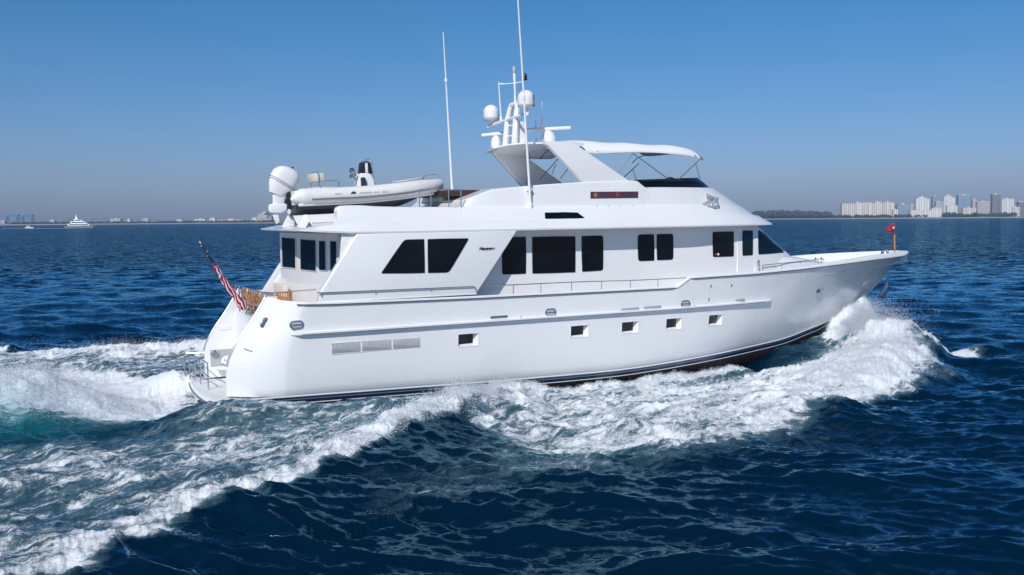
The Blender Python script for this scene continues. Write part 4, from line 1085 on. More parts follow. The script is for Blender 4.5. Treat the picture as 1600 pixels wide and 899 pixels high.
# crest lines, yacht frame: (x, y, height, outer width, inner width, foam)
K_QUART = [(10.5, -3.9, .25, 1.0, 1.2), (9.0, -4.9, .58, 1.4, 1.9), (7.0, -6.6, .74, 1.8, 2.4), (4.5, -8.9, .62, 2.3, 2.8), (1.5, -11.2, .48, 2.6, 3.2), (-3, -14.6, .38, 2.9, 3.6), (-9, -19, .3, 3.2, 4.2), (-18, -26, .22, 3.2, 5)]
K_BOW = [(31.2, -.3, .8, 1.2, .8), (30.5, -2.0, 1.02, 1.7, 1.6), (28.3, -4.5, 1.12, 1.9, 2.6), (24.8, -7.0, .82, 1.7, 2.8), (20.0, -9.2, .48, 1.7, 2.8), (15, -11.0, .30, 1.7, 2.8), (10, -12.4, .22, 1.8, 3), (4, -14.5, .12, 2, 3)]
def mirror(K): return [(a, -b, *r) for a, b, *r in K]
K_SIDE = [(21.5, -3.0, .14, .8, .6), (19, -3.6, .25, .9, .6), (16, -4.0, .25, .9, .65), (12.5, -4.2, .22, 1.0, .7), (9.8, -4.7, .28, 1.0, .8)]
K_HUG = [(31.2, -.4, 1.0, .8, .8), (29.6, -1.0, .8, .9, .8), (28.2, -1.7, .35, .9, .8), (27.2, -2.2, .05, .6, .6)]
K_TONGUE = [(28.3, -3.4, .7, .9, .8), (30.4, -3.9, .6, .8, .8), (32.4, -4.0, .38, .7, .7), (34.0, -3.8, .22, .5, .5), (35.4, -3.5, .08, .35, .35)]
K_STERN = [(-.8, .4, -.35, 2.0, 2.0), (-2.6, .6, .40, 2.2, 2.2), (-4.6, 1.0, 1.40, 2.4, 2.4), (-7.5, 1.4, 1.85, 2.8, 2.8), (-11, 1.8, 1.60, 3.2, 3.2), (-16, 2.2, 1.0, 3.8, 3.8), (-26, 3, .6, 5, 5)]
def ridge(x, y, K, outer_sign):
    d, p, s = poly_dist(x, y, K); idx = np.arange(len(K))
    A = np.interp(p, idx, [k[2] for k in K]); wo_ = np.interp(p, idx, [k[3] for k in K]); wi_ = np.interp(p, idx, [k[4] for k in K])
    w = np.where(s * outer_sign > 0, wo_, wi_)
    return A, d, w, p, s * outer_sign
NW = 220
wl = np.exp(rng.uniform(np.log(.34), np.log(8.), NW)); wth = rng.normal(R(258), R(27), NW); wk = 2 * np.pi / wl
wa = .0054 * wl ** .58 * rng.uniform(.5, 1.3, NW); wph = rng.uniform(0, 2 * np.pi, NW)
def sea(X, Y, step, want_foam=True):
    """displacement and foam of the sea at rest positions X, Y (world); step = local grid spacing"""
    Z = np.zeros_like(X); DX = np.zeros_like(X); DY = np.zeros_like(X)
    gust = .48 + 1.0 * fbm(X / 13., Y / 19., 91, 3)
    for i in range(NW):
        f = np.clip((wl[i] / step - 1.7) / 1.6, 0, 1)
        if f.max() <= 0: continue
        kx, ky = wk[i] * math.cos(wth[i]), wk[i] * math.sin(wth[i]); ph = kx * X + ky * Y + wph[i]
        s_, c_ = np.sin(ph), np.cos(ph); a = wa[i] * f
        Z += a * c_; DX -= .8 * a * math.cos(wth[i]) * s_; DY -= .8 * a * math.sin(wth[i]) * s_
    Z *= gust
    x, y = to_local(X, Y)
    calm = 1 - .55 * ss(4.5, 1.0, np.abs(y)) * ss(-20, 0, x) * ss(30, 26, x)
    near = (x > -60) & (x < 60) & (np.abs(y) < 60)
    H = np.zeros_like(X); foam = np.zeros_like(X); teal = np.zeros_like(X)
    xn, yn = x[near], y[near]
    h = np.zeros_like(xn); fo = np.zeros_like(xn); tl_ = np.zeros_like(xn)
    wob = fbm(xn * .55, yn * .55, 5, 4) - .5; wob2 = fbm(xn * 1.9, yn * 1.9, 15, 4) - .5
    xx = xn + wob * 1.6 + wob2 * .35; yy = yn + (fbm(xn * .5, yn * .5, 8, 4) - .5) * 1.9 + (fbm(xn * 2.1, yn * 2.1, 28, 3) - .5) * .5
    for K, sg, fw_o, fw_i, fa in ((K_QUART, 1, .55, 1.35, .93), ([(a_, b_, c_ * (1.55 if a_ > -2 else 1.1), *r_) for a_, b_, c_, *r_ in mirror(K_QUART)], -1, .4, 2.6, 1.), (K_BOW, 1, .45, 2.6, .95), (mirror(K_BOW), -1, .45, 2.6, 1.05)):
        osign = sg
        A, d, w, p, s = ridge(xx, yy, K, osign)
        h += A * np.exp(-(d / w) ** 2) - .28 * A * np.exp(-((d - w * 1.9) / (w * 1.0)) ** 2) * (s > 0)
        fd = np.where(s > 0, fw_o + np.clip(A - .75, 0, 1) * 1.9, fw_i)
        fo = np.maximum(fo, fa * np.exp(-(d / (fd * (1 + .9 * (wob + wob2)))) ** 2 * .9) * np.clip(A / .5, 0, 1) ** .6)
    for K, sg in ((K_SIDE, 1), (mirror(K_SIDE), -1), (K_TONGUE, 1), (mirror(K_TONGUE), -1), (K_HUG, 1), (mirror(K_HUG), -1)):
        A, d, w, p, s = ridge(xx * .3 + xn * .7, yy * .3 + yn * .7, K, sg)
        h += A * np.exp(-(d / w) ** 2); fo = np.maximum(fo, 1.0 * np.exp(-(d / .75) ** 2) * np.clip(A / .15, 0, 1))
    A, d, w, p, s = ridge(xx, yy, K_STERN, 1)
    h += A * np.exp(-(d / w) ** 2) * (1 + .5 * wob + .45 * wob2); fo = np.maximum(fo, np.exp(-(d / (w * 1.25)) ** 2) * 1.15 * ss(.5, -1.5, xn))
    tl_ = np.maximum(tl_, np.exp(-((xn + 9.5) / 4.8) ** 2 - ((yn + 1.5) / 2.1) ** 2) * 1.3)
    h += (.34 + .2 * ss(4, 0, xn)) * np.exp(-((np.abs(yn) - 3.4) / 1.5) ** 2) * ss(-2.5, .5, xn) * ss(8.5, 5.5, xn) * ss(2.0, 3.0, np.abs(yn))
    h += .62 * np.exp(-((np.abs(yn) - np.interp(xn, [22, 25, 27, 29, 31], [2.9, 2.0, 1.4, .8, .2])) / 1.3) ** 2) * ss(22.3, 25, xn) * ss(31.5, 29.5, xn)
    # trough between hull and bow wave
    h -= .30 * np.exp(-((xn - 21.5) / 5) ** 2 - ((np.abs(yn) - 3.6) / 1.5) ** 2)
    h -= .12 * np.exp(-((xn - 14) / 6) ** 2 - ((np.abs(yn) - 6.5) / 1.8) ** 2)
    # spread foam fields
    P_side = [(31.5, -.5), (31.8, -3.6), (28.2, -7.4), (23.2, -10.2), (17.5, -11.9), (12.8, -13.6), (9.2, -13.5), (7.0, -11.2), (6.6, -7.4), (9.5, -3.5), (14, -3.6), (20, -3.0), (25, -2.0)]
    P_aft = [(9.6, -3.2), (7.2, -6.8), (4.5, -9), (1.5, -11.3), (-3, -14.7), (-9, -19), (-20, -27), (-34, -27), (-34, -3.5), (-6, -3.3), (0, -2.6), (5, -2.6)]
    P_wake = [(.6, -1.7), (-3, -1.9), (-8, -1.2), (-34, -3), (-34, 16), (-10, 14), (-2, 9), (1, 4)]
    P_port = [(a, -b) for a, b in P_aft]
    f1 = inside(xx, yy, P_side, .8); f2 = inside(xx, yy, P_aft, 1.); f3 = inside(xx, yy, P_wake, .9); f4 = inside(xx, yy, P_port, 1.2)
    hollow = 1.1 * np.exp(-((xn - 22.6) / 3.6) ** 2 - ((-yn - 3.1 + .16 * (xn - 22.6)) / 1.15) ** 2) + .9 * np.exp(-((xn - 6) / 3.2) ** 2 - ((-yn - 3.3) / .8) ** 2) + .55 * np.exp(-((xn + 5) / 5.) ** 2 - ((-yn - 3.6) / 1.0) ** 2)
    fo = np.maximum(fo, f1 * (.655 + .22 * np.exp(-((xn - 24) / 6) ** 2)) * (.86 + .3 * fbm(xn * .35, yn * .5, 71, 3)) * (1 - .9 * np.clip(hollow, 0, 1)))
    fo = np.maximum(fo, f2 * (.60 - .004 * np.clip(-xn, 0, 20)) * (.74 + .5 * fbm(xn * .3, yn * .45, 73, 3)) * (1 - .5 * np.clip(hollow, 0, 1)))
    fo = np.maximum(fo, f3 * .93) * (1 - .45 * np.clip(tl_, 0, 1) * ss(-.2, -2.2, yn)); fo = np.maximum(fo, f4 * .62 * ss(6, 2, xn))
    fo = np.maximum(fo, .42 * np.exp(-((xn - 11) / 8) ** 2 - ((yn + 13.4) / 2.0) ** 2)) # thin lace outside
    # churned relief inside the foam
    ch = (fbm(xn * .9, yn * 1.3, 41, 5) - .5) * .42 + (fbm(xn * 3.2, yn * 4.2, 47, 3, True) - .5) * .26 + (fbm(xn * 7.5, yn * 8.5, 57, 2, True) - .5) * .10
    h += ch * np.clip(fo, 0, 1) ** 1.3 * (1 - .72 * ss(1., -2., xn) * ss(8, 5, np.abs(yn)))
    H[near] = h; foam[near] = fo; teal[near] = np.clip(tl_, 0, 1)
    Z = Z * calm + H
    foam = foam * ss(62, 40, np.abs(x))
    # occasional tiny whitecaps
    return X + DX * calm, Y + DY * calm, Z, foam, teal
# polar sheet round the drone, finest where the picture is largest
rr0 = [7.]
while rr0[-1] < 3600:
    r = rr0[-1]; rr0.append(r + max(.10, r * r / (960 * HC) * .72))
rr0[-1] = 3600.
rr0 = np.array(rr0)
ang = np.concatenate([np.linspace(R(-62), R(-34), 90, endpoint=False), np.linspace(R(-34), R(34), 1150), np.linspace(R(34), R(62), 91)[1:]])
RR, AA = np.meshgrid(rr0, ang, indexing='ij')
X = RR * np.sin(AA); Y = RR * np.cos(AA); STEP = np.maximum(np.gradient(rr0)[:, None] * .8, RR * (ang[600] - ang[599]))
X2, Y2, Z2, FO, TE = sea(X, Y, STEP)
print('water verts', X.size)
me = bpy.data.meshes.new('sea_water'); nr, nc = X.shape
me.vertices.add(nr * nc); me.vertices.foreach_set('co', np.stack([X2, Y2, Z2], -1).astype(np.float32).ravel())
ii = (np.arange(nr - 1)[:, None] * nc + np.arange(nc - 1)[None]).ravel()
quads = np.stack([ii, ii + 1, ii + nc + 1, ii + nc], -1).astype(np.int32)
me.loops.add(quads.size); me.loops.foreach_set('vertex_index', quads.ravel())
me.polygons.add(len(quads)); me.polygons.foreach_set('loop_start', np.arange(0, quads.size, 4, dtype=np.int32))
me.update(calc_edges=True)
for nm, A in (('foam', FO), ('teal', TE)):
    at_ = me.attributes.new(nm, 'FLOAT', 'POINT'); at_.data.foreach_set('value', A.astype(np.float32).ravel())
at_ = me.attributes.new('lod', 'FLOAT', 'POINT'); at_.data.foreach_set('value', np.clip((STEP * np.ones_like(X) - .25) / 2.2, 0, 1).astype(np.float32).ravel())
me.shade_smooth()
water = bpy.data.objects.new('sea_water', me); col.objects.link(water); tag(water, kind='structure')

def water_material():
    m = bpy.data.materials.new('sea_water'); m.use_nodes = True; nt = m.node_tree; nt.nodes.clear(); N = nt.nodes.new; Lk = nt.links.new
    out = N('ShaderNodeOutputMaterial'); tc = N('ShaderNodeTexCoord')
    mp = N('ShaderNodeMapping'); mp.inputs['Rotation'].default_value = (0, 0, -TH); Lk(tc.outputs['Object'], mp.inputs[0])
    def noise(sc_, det, vec, rough=.55, dist=0, stretch=None):
        if stretch:
            q = N('ShaderNodeMapping'); q.inputs['Scale'].default_value = stretch; Lk(vec, q.inputs[0]); vec = q.outputs[0]
        n = N('ShaderNodeTexNoise'); n.inputs['Scale'].default_value = sc_; n.inputs['Detail'].default_value = det; n.inputs['Roughness'].default_value = rough
        n.inputs['Distortion'].default_value = dist; Lk(vec, n.inputs[0]); return n.outputs[0]
    def math_(op, a, b=None, c=None, clamp=False):
        q = N('ShaderNodeMath'); q.operation = op; q.use_clamp = clamp
        for i, v in enumerate((a, b, c)):
            if v is None: continue
            if isinstance(v, (int, float)): q.inputs[i].default_value = v
            else: Lk(v, q.inputs[i])
        return q.outputs[0]
    def mr(v, a, b, c=0., d=1., sm=True):
        q = N('ShaderNodeMapRange'); q.interpolation_type = 'SMOOTHSTEP' if sm else 'LINEAR'
        for i, t in enumerate((a, b, c, d)):
            if isinstance(t, (int, float)): q.inputs[i + 1].default_value = t
            else: Lk(t, q.inputs[i + 1])
        Lk(v, q.inputs[0]); return q.outputs[0]
    def attr(nm): q = N('ShaderNodeAttribute'); q.attribute_name = nm; return q.outputs['Fac']
    foam = attr('foam'); teal = attr('teal'); P = mp.outputs[0]; W = tc.outputs['Object']
    # foam pattern: stretched, warped cells plus fine fizz
    warp = N('ShaderNodeTexNoise'); warp.inputs['Scale'].default_value = .7; warp.inputs['Detail'].default_value = 4; Lk(P, warp.inputs[0])
    vadd = N('ShaderNodeVectorMath'); vadd.operation = 'MULTIPLY_ADD'; vadd.inputs[1].default_value = (1.6, 1.6, 0); Lk(warp.outputs['Color'], vadd.inputs[0]); Lk(P, vadd.inputs[2])
    PW = vadd.outputs[0]
    n1 = noise(.9, 8, PW, .62, .3, (.42, 1.35, 1)); n2 = noise(4.2, 9, PW, .70, .15, (.42, 1.45, 1)); n3 = noise(24, 4, P, .65, 0)
    vor = N('ShaderNodeTexVoronoi'); vor.feature = 'DISTANCE_TO_EDGE'; vor.inputs['Scale'].default_value = 1.5; 
    q = N('ShaderNodeMapping'); q.inputs['Scale'].default_value = (.5, 1.25, 1); Lk(PW, q.inputs[0]); Lk(q.outputs[0], vor.inputs[0])
    lace = mr(vor.outputs[0], 0, .16, 1, 0)
    pat = math_('ADD', math_('MULTIPLY', n1, .40), math_('MULTIPLY', n2, .40)); pat = math_('ADD', pat, math_('MULTIPLY', n3, .16)); pat = math_('ADD', pat, math_('MULTIPLY', lace, .04))
    # pat ~ .25 .. .75 ; threshold falls with foam density
    th = mr(foam, 0, 1, .74, .27, False)
    f = mr(math_('SUBTRACT', pat, th), -.035, .15, 0, 1)
    f = math_('MULTIPLY', f, mr(foam, .03, .22, 0, 1))
    thin = mr(math_('SUBTRACT', pat, th), -.16, .05, 0, .22); thin = math_('MULTIPLY', thin, mr(foam, .1, .5, 0, 1))
    ff = math_('MAXIMUM', f, thin)
    # bump: wind ripples for water, froth relief for foam
    r1 = noise(2.1, 4, W, .55, .3, (1., 1.7, 1)); r2 = noise(7.5, 3, W, .55, .3, (1., 1.6, 1)); r3 = noise(.5, 3, W, .5, 0, (1, 1.5, 1))
    def slope(sc_, det, k, vec=W, stretch=(1, 1.6, 1)):
        q = N('ShaderNodeMapping'); q.inputs['Scale'].default_value = stretch; Lk(vec, q.inputs[0])
        n = N('ShaderNodeTexNoise'); n.inputs['Scale'].default_value = sc_; n.inputs['Detail'].default_value = det; n.inputs['Roughness'].default_value = .62; Lk(q.outputs[0], n.inputs[0])
        a_ = N('ShaderNodeVectorMath'); a_.operation = 'SUBTRACT'; a_.inputs[1].default_value = (.5, .5, .5); Lk(n.outputs['Color'], a_.inputs[0])
        b_ = N('ShaderNodeVectorMath'); b_.operation = 'MULTIPLY'; b_.inputs[1].default_value = (k * .8, k, 0); Lk(a_.outputs[0], b_.inputs[0]); return b_.outputs[0]
    lod = attr('lod')
    geo = N('ShaderNodeNewGeometry')
    sB = N('ShaderNodeVectorMath'); sB.operation = 'SCALE'; Lk(slope(.38, 6, 5.0), sB.inputs[0]); Lk(lod, sB.inputs['Scale'])
    v1 = N('ShaderNodeVectorMath'); v1.operation = 'ADD'; Lk(geo.outputs['Normal'], v1.inputs[0]); Lk(slope(3.8, 5, .72), v1.inputs[1])
    v2 = N('ShaderNodeVectorMath'); v2.operation = 'ADD'; Lk(v1.outputs[0], v2.inputs[0]); Lk(sB.outputs[0], v2.inputs[1])
    bp = N('ShaderNodeVectorMath'); bp.operation = 'NORMALIZE'; Lk(v2.outputs[0], bp.inputs[0])
    hf = math_('ADD', math_('MULTIPLY', n2, .14), math_('MULTIPLY', n3, .035))
    bf = N('ShaderNodeBump'); bf.inputs['Strength'].default_value = .8; bf.inputs['Distance'].default_value = 1.; Lk(hf, bf.inputs['Height'])
    wd_ = N('ShaderNodeBsdfDiffuse'); wg = N('ShaderNodeBsdfGlossy'); wg.inputs['Roughness'].default_value = .08; wg.inputs['Color'].default_value = (*GLINT, 1); Lk(bp.outputs[0], wg.inputs['Normal'])
    frn = N('ShaderNodeFresnel'); frn.inputs['IOR'].default_value = 1.333; Lk(bp.outputs[0], frn.inputs['Normal'])
    wb = N('ShaderNodeMixShader'); Lk(frn.outputs[0], wb.inputs[0]); Lk(wd_.outputs[0], wb.inputs[1]); Lk(wg.outputs[0], wb.inputs[2])
    mx = N('ShaderNodeMix'); mx.data_type = 'RGBA'; mx.inputs[6].default_value = (*DEEP, 1); mx.inputs[7].default_value = (.015, .24, .27, 1)
    aer = math_('MAXIMUM', math_('MULTIPLY', teal, .75), mr(foam, .35, 1.0, 0, .15)); Lk(aer, mx.inputs[0]); Lk(mx.outputs[2], wd_.inputs['Color'])
    fb2 = N('ShaderNodeBsdfPrincipled'); fb2.inputs['Roughness'].default_value = .75; fb2.inputs['Base Color'].default_value = (.80, .82, .84, 1); fb2.inputs['Specular IOR Level'].default_value = .25
    fb2.inputs['Subsurface Weight'].default_value = .0
    Lk(bf.outputs[0], fb2.inputs['Normal'])
    # foam colour shifts to aerated teal on the stern mound, bluish where thin
    mf = N('ShaderNodeMix'); mf.data_type = 'RGBA'; mf.inputs[6].default_value = (.82, .85, .88, 1); mf.inputs[7].default_value = (.21, .47, .57, 1); Lk(math_('MAXIMUM', math_('MULTIPLY', teal, .9), mr(f, .0, .55, .85, 0)), mf.inputs[0]); Lk(mf.outputs[2], fb2.inputs['Base Color'])
    ms = N('ShaderNodeMixShader'); Lk(ff, ms.inputs[0]); Lk(wb.outputs[0], ms.inputs[1]); Lk(fb2.outputs[0], ms.inputs[2]); Lk(ms.outputs[0], out.inputs[0])
    return m
GLINT = (.43, .80, 1.0)
DEEP = (.0003, .0105, .026)
me.materials.append(water_material())

# ---- spray: droplets and flecks thrown by the bow and stern, one mass
def droplets(name, pts, size, m, label=None):
    n = len(pts); base = np.array([[1, 1, 1], [-1, -1, 1], [-1, 1, -1], [1, -1, -1]], float) / 1.2
    rotm = rng.normal(size=(n, 4)); rotm /= np.linalg.norm(rotm, axis=1)[:, None]; w, x, y, z = rotm.T
    Rm = np.stack([1 - 2 * (y * y + z * z), 2 * (x * y - z * w), 2 * (x * z + y * w), 2 * (x * y + z * w), 1 - 2 * (x * x + z * z), 2 * (y * z - x * w), 2 * (x * z - y * w), 2 * (y * z + x * w), 1 - 2 * (x * x + y * y)], -1).reshape(n, 3, 3)
    V = pts[:, None, :] + np.einsum('nij,kj->nki', Rm, base) * size[:, None, None]
    me = bpy.data.meshes.new(name); me.vertices.add(4 * n); me.vertices.foreach_set('co', V.astype(np.float32).ravel())
    F_ = (np.arange(n)[:, None, None] * 4 + np.array([[0, 1, 2], [0, 3, 1], [0, 2, 3], [1, 3, 2]])[None]).astype(np.int32)
    me.loops.add(F_.size); me.loops.foreach_set('vertex_index', F_.ravel()); me.polygons.add(4 * n); me.polygons.foreach_set('loop_start', np.arange(0, F_.size, 3, dtype=np.int32)); me.update(calc_edges=True)
    me.materials.append(m); o = bpy.data.objects.new(name, me); col.objects.link(o); tag(o, label, 'spray' if label else None, kind='stuff'); return o
M['spray'] = mat('spray_droplet', (.90, .93, .98), .6)
_t = M['spray'].node_tree; _b = _t.nodes['Principled BSDF']; _tr = _t.nodes.new('ShaderNodeBsdfTranslucent'); _tr.inputs[0].default_value = (.92, .94, .97, 1)
_g = _t.nodes.new('ShaderNodeNewGeometry'); _va = _t.nodes.new('ShaderNodeVectorMath'); _va.operation = 'ADD'; _va.inputs[1].default_value = (-.12, -.3, .6); _t.links.new(_g.outputs['Normal'], _va.inputs[0])
_vn = _t.nodes.new('ShaderNodeVectorMath'); _vn.operation = 'NORMALIZE'; _t.links.new(_va.outputs[0], _vn.inputs[0]); pass
_ms = _t.nodes.new('ShaderNodeMixShader'); _ms.inputs[0].default_value = .5; _t.links.new(_b.outputs[0], _ms.inputs[1]); _t.links.new(_tr.outputs[0], _ms.inputs[2]); _t.links.new(_ms.outputs[0], _t.nodes['Material Output'].inputs[0])
def sheet(n, P0, P1, out, upv, T, spread, seed, drag=3.2):
    """droplets on ballistic arcs leaving the hull between P0 and P1 (yacht frame)"""
    g = np.random.default_rng(seed); u = g.random(n) ** .8; t = g.random(n) ** .75 * T
    x = P0[0] + (P1[0] - P0[0]) * u; y = P0[1] + (P1[1] - P0[1]) * u; z = P0[2] + (P1[2] - P0[2]) * u
    lump = .65 + .7 * fbm(u * 14 + seed, t * 4, seed, 3)
    vo_ = out * (1 - .45 * u) * (.55 + .5 * g.random(n)) * lump; vz = upv * (1 - .5 * u) * (.35 + .7 * g.random(n)) * lump
    X_ = x - drag * t + g.normal(0, spread, n) * (.3 + t); Y_ = y - vo_ * t + g.normal(0, spread, n) * (.3 + t); Z_ = z + vz * t - 4.9 * t * t + g.normal(0, spread * .6, n) * (.2 + t)
    k = Z_ > -.2
    return np.stack([X_, Y_, Z_], -1)[k]
def to_w(pts):
    wx, wy = to_world(pts[:, 0], pts[:, 1]); return np.stack([wx, wy, pts[:, 2] + pts[:, 0] * 0], -1)
def sea_h(pts):
    X_, Y_ = to_world(pts[:, 0], pts[:, 1]); _, _, z, f, _ = sea(X_, Y_, np.full(X_.shape, .15)); return z, f
allp = []
a1 = sheet(170000, (31.2, -.15, 1.1), (28.6, -1.1, .8), 5.8, 5.4, 1.0, .10, 3, 2.4); allp.append((a1, .004, .013))
a1b = a1 * np.array([1, -1, 1]); pass
a2 = sheet(30000, (31.2, -.1, .9), (29.6, -.6, .6), 5.0, 2.6, .8, .12, 5, -1.6)
# fizz along crests
def crest(n, K, seed, sx, hz, sm=(.006, .016)):
    g = np.random.default_rng(seed); p = g.random(n) * (len(K) - 1); idx = np.arange(len(K))
    x = np.interp(p, idx, [k[0] for k in K]); y = np.interp(p, idx, [k[1] for k in K]); cl = fbm(x * .9, y * .9, seed, 3)
    x = x + g.normal(0, sx, n); y = y + g.normal(0, sx, n)
    pts = np.stack([x, y, 0 * x], -1); z, f = sea_h(pts)
    pts[:, 2] = z + np.abs(g.normal(0, hz, n)) * (.15 + 1.7 * np.clip(cl - .35, 0, 1) * 2)
    pts = pts[f > .35]; allp.append((pts, *sm))
crest(80000, K_BOW[:5], 11, .8, .22, (.004, .012)); crest(22000, K_QUART[:5], 12, .45, .16); crest(16000, K_SIDE, 13, .28, .05)
crest(80000, K_STERN[1:6], 14, 1.3, .26, (.005, .014)); crest(24000, mirror(K_QUART)[:6], 15, .7, .14, (.005, .013))
g = np.random.default_rng(77)
blob = np.stack([g.normal(8.2, .6, 4000), g.normal(-5.2, .45, 4000), np.zeros(4000)], -1); z, f = sea_h(blob); blob[:, 2] = z + np.abs(g.normal(0, .16, 4000)); allp.append((blob, .006, .016))
pts = np.concatenate([p for p, _, _ in allp]); size = np.concatenate([g.uniform(a, b, len(p)) * g.random(len(p)) ** .5 for p, a, b in allp])
droplets('sea_spray', to_w(pts), size, M['spray'], 'white spray thrown up by the yacht bow and wake')

# ================================================================== FAR SHORE
DS = 3450.
M['sand'] = mat('beach_sand', (.42, .34, .27), .9, var=.15, vscale=.02)
M['land'] = mat('coastal_scrub', (.045, .06, .035), .9, var=.4, vscale=.05)
beach = MB(); xs2 = np.linspace(-3600, 3600, 80)
beach.grid([[(x, DS + 12 * math.sin(x * .004) + 6 * math.sin(x * .021), -.6), (x, DS + 35 + 12 * math.sin(x * .004), 2.2), (x, DS + 90, 3.0), (x, DS + 1300, 3.2)] for x in xs2])
bo = beach.build('beach', M['sand'], smooth=60); tag(bo, kind='structure')
lm = MB(); lm.grid([[(x, DS + 92, 2.9), (x, DS + 93, 4.2), (x, DS + 1290, 5.)] for x in xs2]); tag(lm.build('coastal_land', M['land'], smooth=60), kind='structure')
def leafmat(n_, c_): return mat(n_, c_, .8, var=.5, vscale=.25)
M['leaf'] = leafmat('coastal_foliage', (.055, .085, .04)); M['trunk'] = mat('tree_bark', (.12, .08, .05), .9, var=.2)
def wood(name, x0, x1, D, hmin, hmax, n, seed):
    """distant belt of trees: thousands of leaf clumps over short trunks"""
    g = np.random.default_rng(seed); P = []; S = []
    for k in range(n):
        cx = g.uniform(x0, x1); cy = D + g.uniform(0, 40); h = hmin + (hmax - hmin) * g.random() ** 1.2; w = h * g.uniform(.5, .9)
        m_ = int(46); th = g.uniform(0, 2 * np.pi, m_); ph = g.uniform(-.3, 1.4, m_); rr_2 = g.uniform(.55, 1.05, m_)
        P.append(np.stack([cx + w * np.cos(th) * np.cos(ph) * rr_2, cy + w * np.sin(th) * np.cos(ph) * rr_2, 3 + h * .45 + h * .5 * np.sin(ph) * rr_2], -1)); S.append(g.uniform(.10, .22, m_) * h)
    return droplets(name, np.concatenate(P), np.concatenate(S), M['leaf'])
def xa(px, D=DS): return far(px, 343, D).x
for nm, p0, p1, h0, h1, n, sd_ in (('coastal_wood', 1184, 1316, 15, 30, 90, 1), ('coastal_wood', 1180, 1610, 7, 13, 260, 2), ('coastal_wood', -10, 420, 5, 9, 300, 3), ('coastal_wood', 1500, 1610, 10, 18, 50, 6)):
    o = wood(nm, xa(p0), xa(p1), DS + 110, h0, h1, n, sd_); o['label'] = {1: 'tall dark belt of coastal trees left of the long hotel', 2: 'low scrub running below the skyline towers', 3: 'low green scrub along the left shore', 6: 'trees at the foot of the rightmost towers'}[sd_]; o['category'] = 'trees'
def facade_mat(name, wall, glass, sx, sz, fx=.5, fz=.5, rough=.7):
    """wall with floors and window bays laid out in metres on the real faces"""
    def fn(nt, b, src):
        s = nt.nodes.new('ShaderNodeSeparateXYZ'); nt.links.new(src, s.inputs[0])
        def band_(o_, per, fr):
            a = nt.nodes.new('ShaderNodeMath'); a.operation = 'DIVIDE'; a.inputs[1].default_value = per; nt.links.new(o_, a.inputs[0])
            c = nt.nodes.new('ShaderNodeMath'); c.operation = 'FRACT'; nt.links.new(a.outputs[0], c.inputs[0])
            d = nt.nodes.new('ShaderNodeMath'); d.operation = 'LESS_THAN'; d.inputs[1].default_value = fr; nt.links.new(c.outputs[0], d.inputs[0]); return d.outputs[0]
        ad = nt.nodes.new('ShaderNodeMath'); nt.links.new(s.outputs[0], ad.inputs[0]); nt.links.new(s.outputs[1], ad.inputs[1])
        m_ = nt.nodes.new('ShaderNodeMath'); m_.operation = 'MULTIPLY'; nt.links.new(band_(ad.outputs[0], sx, fx), m_.inputs[0]); nt.links.new(band_(s.outputs[2], sz, fz), m_.inputs[1])
        mx = nt.nodes.new('ShaderNodeMix'); mx.data_type = 'RGBA'; mx.inputs[6].default_value = (*wall, 1); mx.inputs[7].default_value = (*glass, 1); nt.links.new(m_.outputs[0], mx.inputs[0]); nt.links.new(mx.outputs[2], b.inputs['Base Color'])
    return mat(name, wall, rough, fn=fn)
FM = {'cream': facade_mat('cream_facade', (.72, .62, .50), (.16, .17, .19), 7.5, 3.3, .5, .55), 'white': facade_mat('white_facade', (.76, .72, .66), (.22, .24, .27), 6, 3.4, .5, .5),
      'blue': facade_mat('blue_glass_facade', (.40, .45, .50), (.10, .20, .28), 5, 3.6, .72, .72, .3), 'dark': facade_mat('dark_facade', (.24, .22, .24), (.10, .11, .15), 5, 3.5, .5, .6), 'tan': facade_mat('tan_facade', (.52, .46, .42), (.2, .2, .22), 6, 3.4, .5, .5)}
def tower(px0, px1, pyt, D, m, label, crown=None, stepv=0, name='tower_block', cat='building', roof=None):
    a = far(px0, 343, D); b = far(px1, 343, D); w = b.x - a.x; top = far((px0 + px1) / 2, pyt, D).z; cx = (a.x + b.x) / 2
    t = empty(name, (cx, D, 3.)); tag(t, label, cat, 'waterfront buildings' if cat == 'building' else None); dep = min(24, max(16, w * .45)); h = top - 3
    mb = MB(); mb.box((-w / 2, 0, 0), (w / 2, dep, h * (1 - stepv)))
    if stepv: mb.box((-w * .42, 2, h * (1 - stepv)), (w * .34, dep - 2, h * (1 - stepv * .4))); mb.box((-w * .3, 4, h * (1 - stepv * .4)), (w * .2, dep - 4, h))
    mb.build('wall', m, t, smooth=0)
    mb = MB()
    if not stepv: mb.box((-w / 2 - .6, -.6, h), (w / 2 + .6, dep + .6, h + 1.6))
    mb.box((-w * .12, dep * .3, h + 1.6 * (0 if stepv else 1)), (w * .10, dep * .6, h + 4.5))
    if crown: mb.tube([(0, dep / 2, h), (0, dep / 2, h + crown)], .9, 6)
    mb.build('roof', FM['white'] if roof is None else roof, t, smooth=0)
    # projecting balcony stacks / piers for relief
    mb = MB(); nn = max(2, int(w / 16))
    for k in range(nn + 1): x = -w / 2 + w * k / nn; mb.box((x - .9, -1.6, 0), (x + .9, 0.02, h * (1 - stepv)))
    mb.build('pier', M['white'] if m in (FM['cream'], FM['white']) else m, t, smooth=0)
    return t
D2 = DS + 150
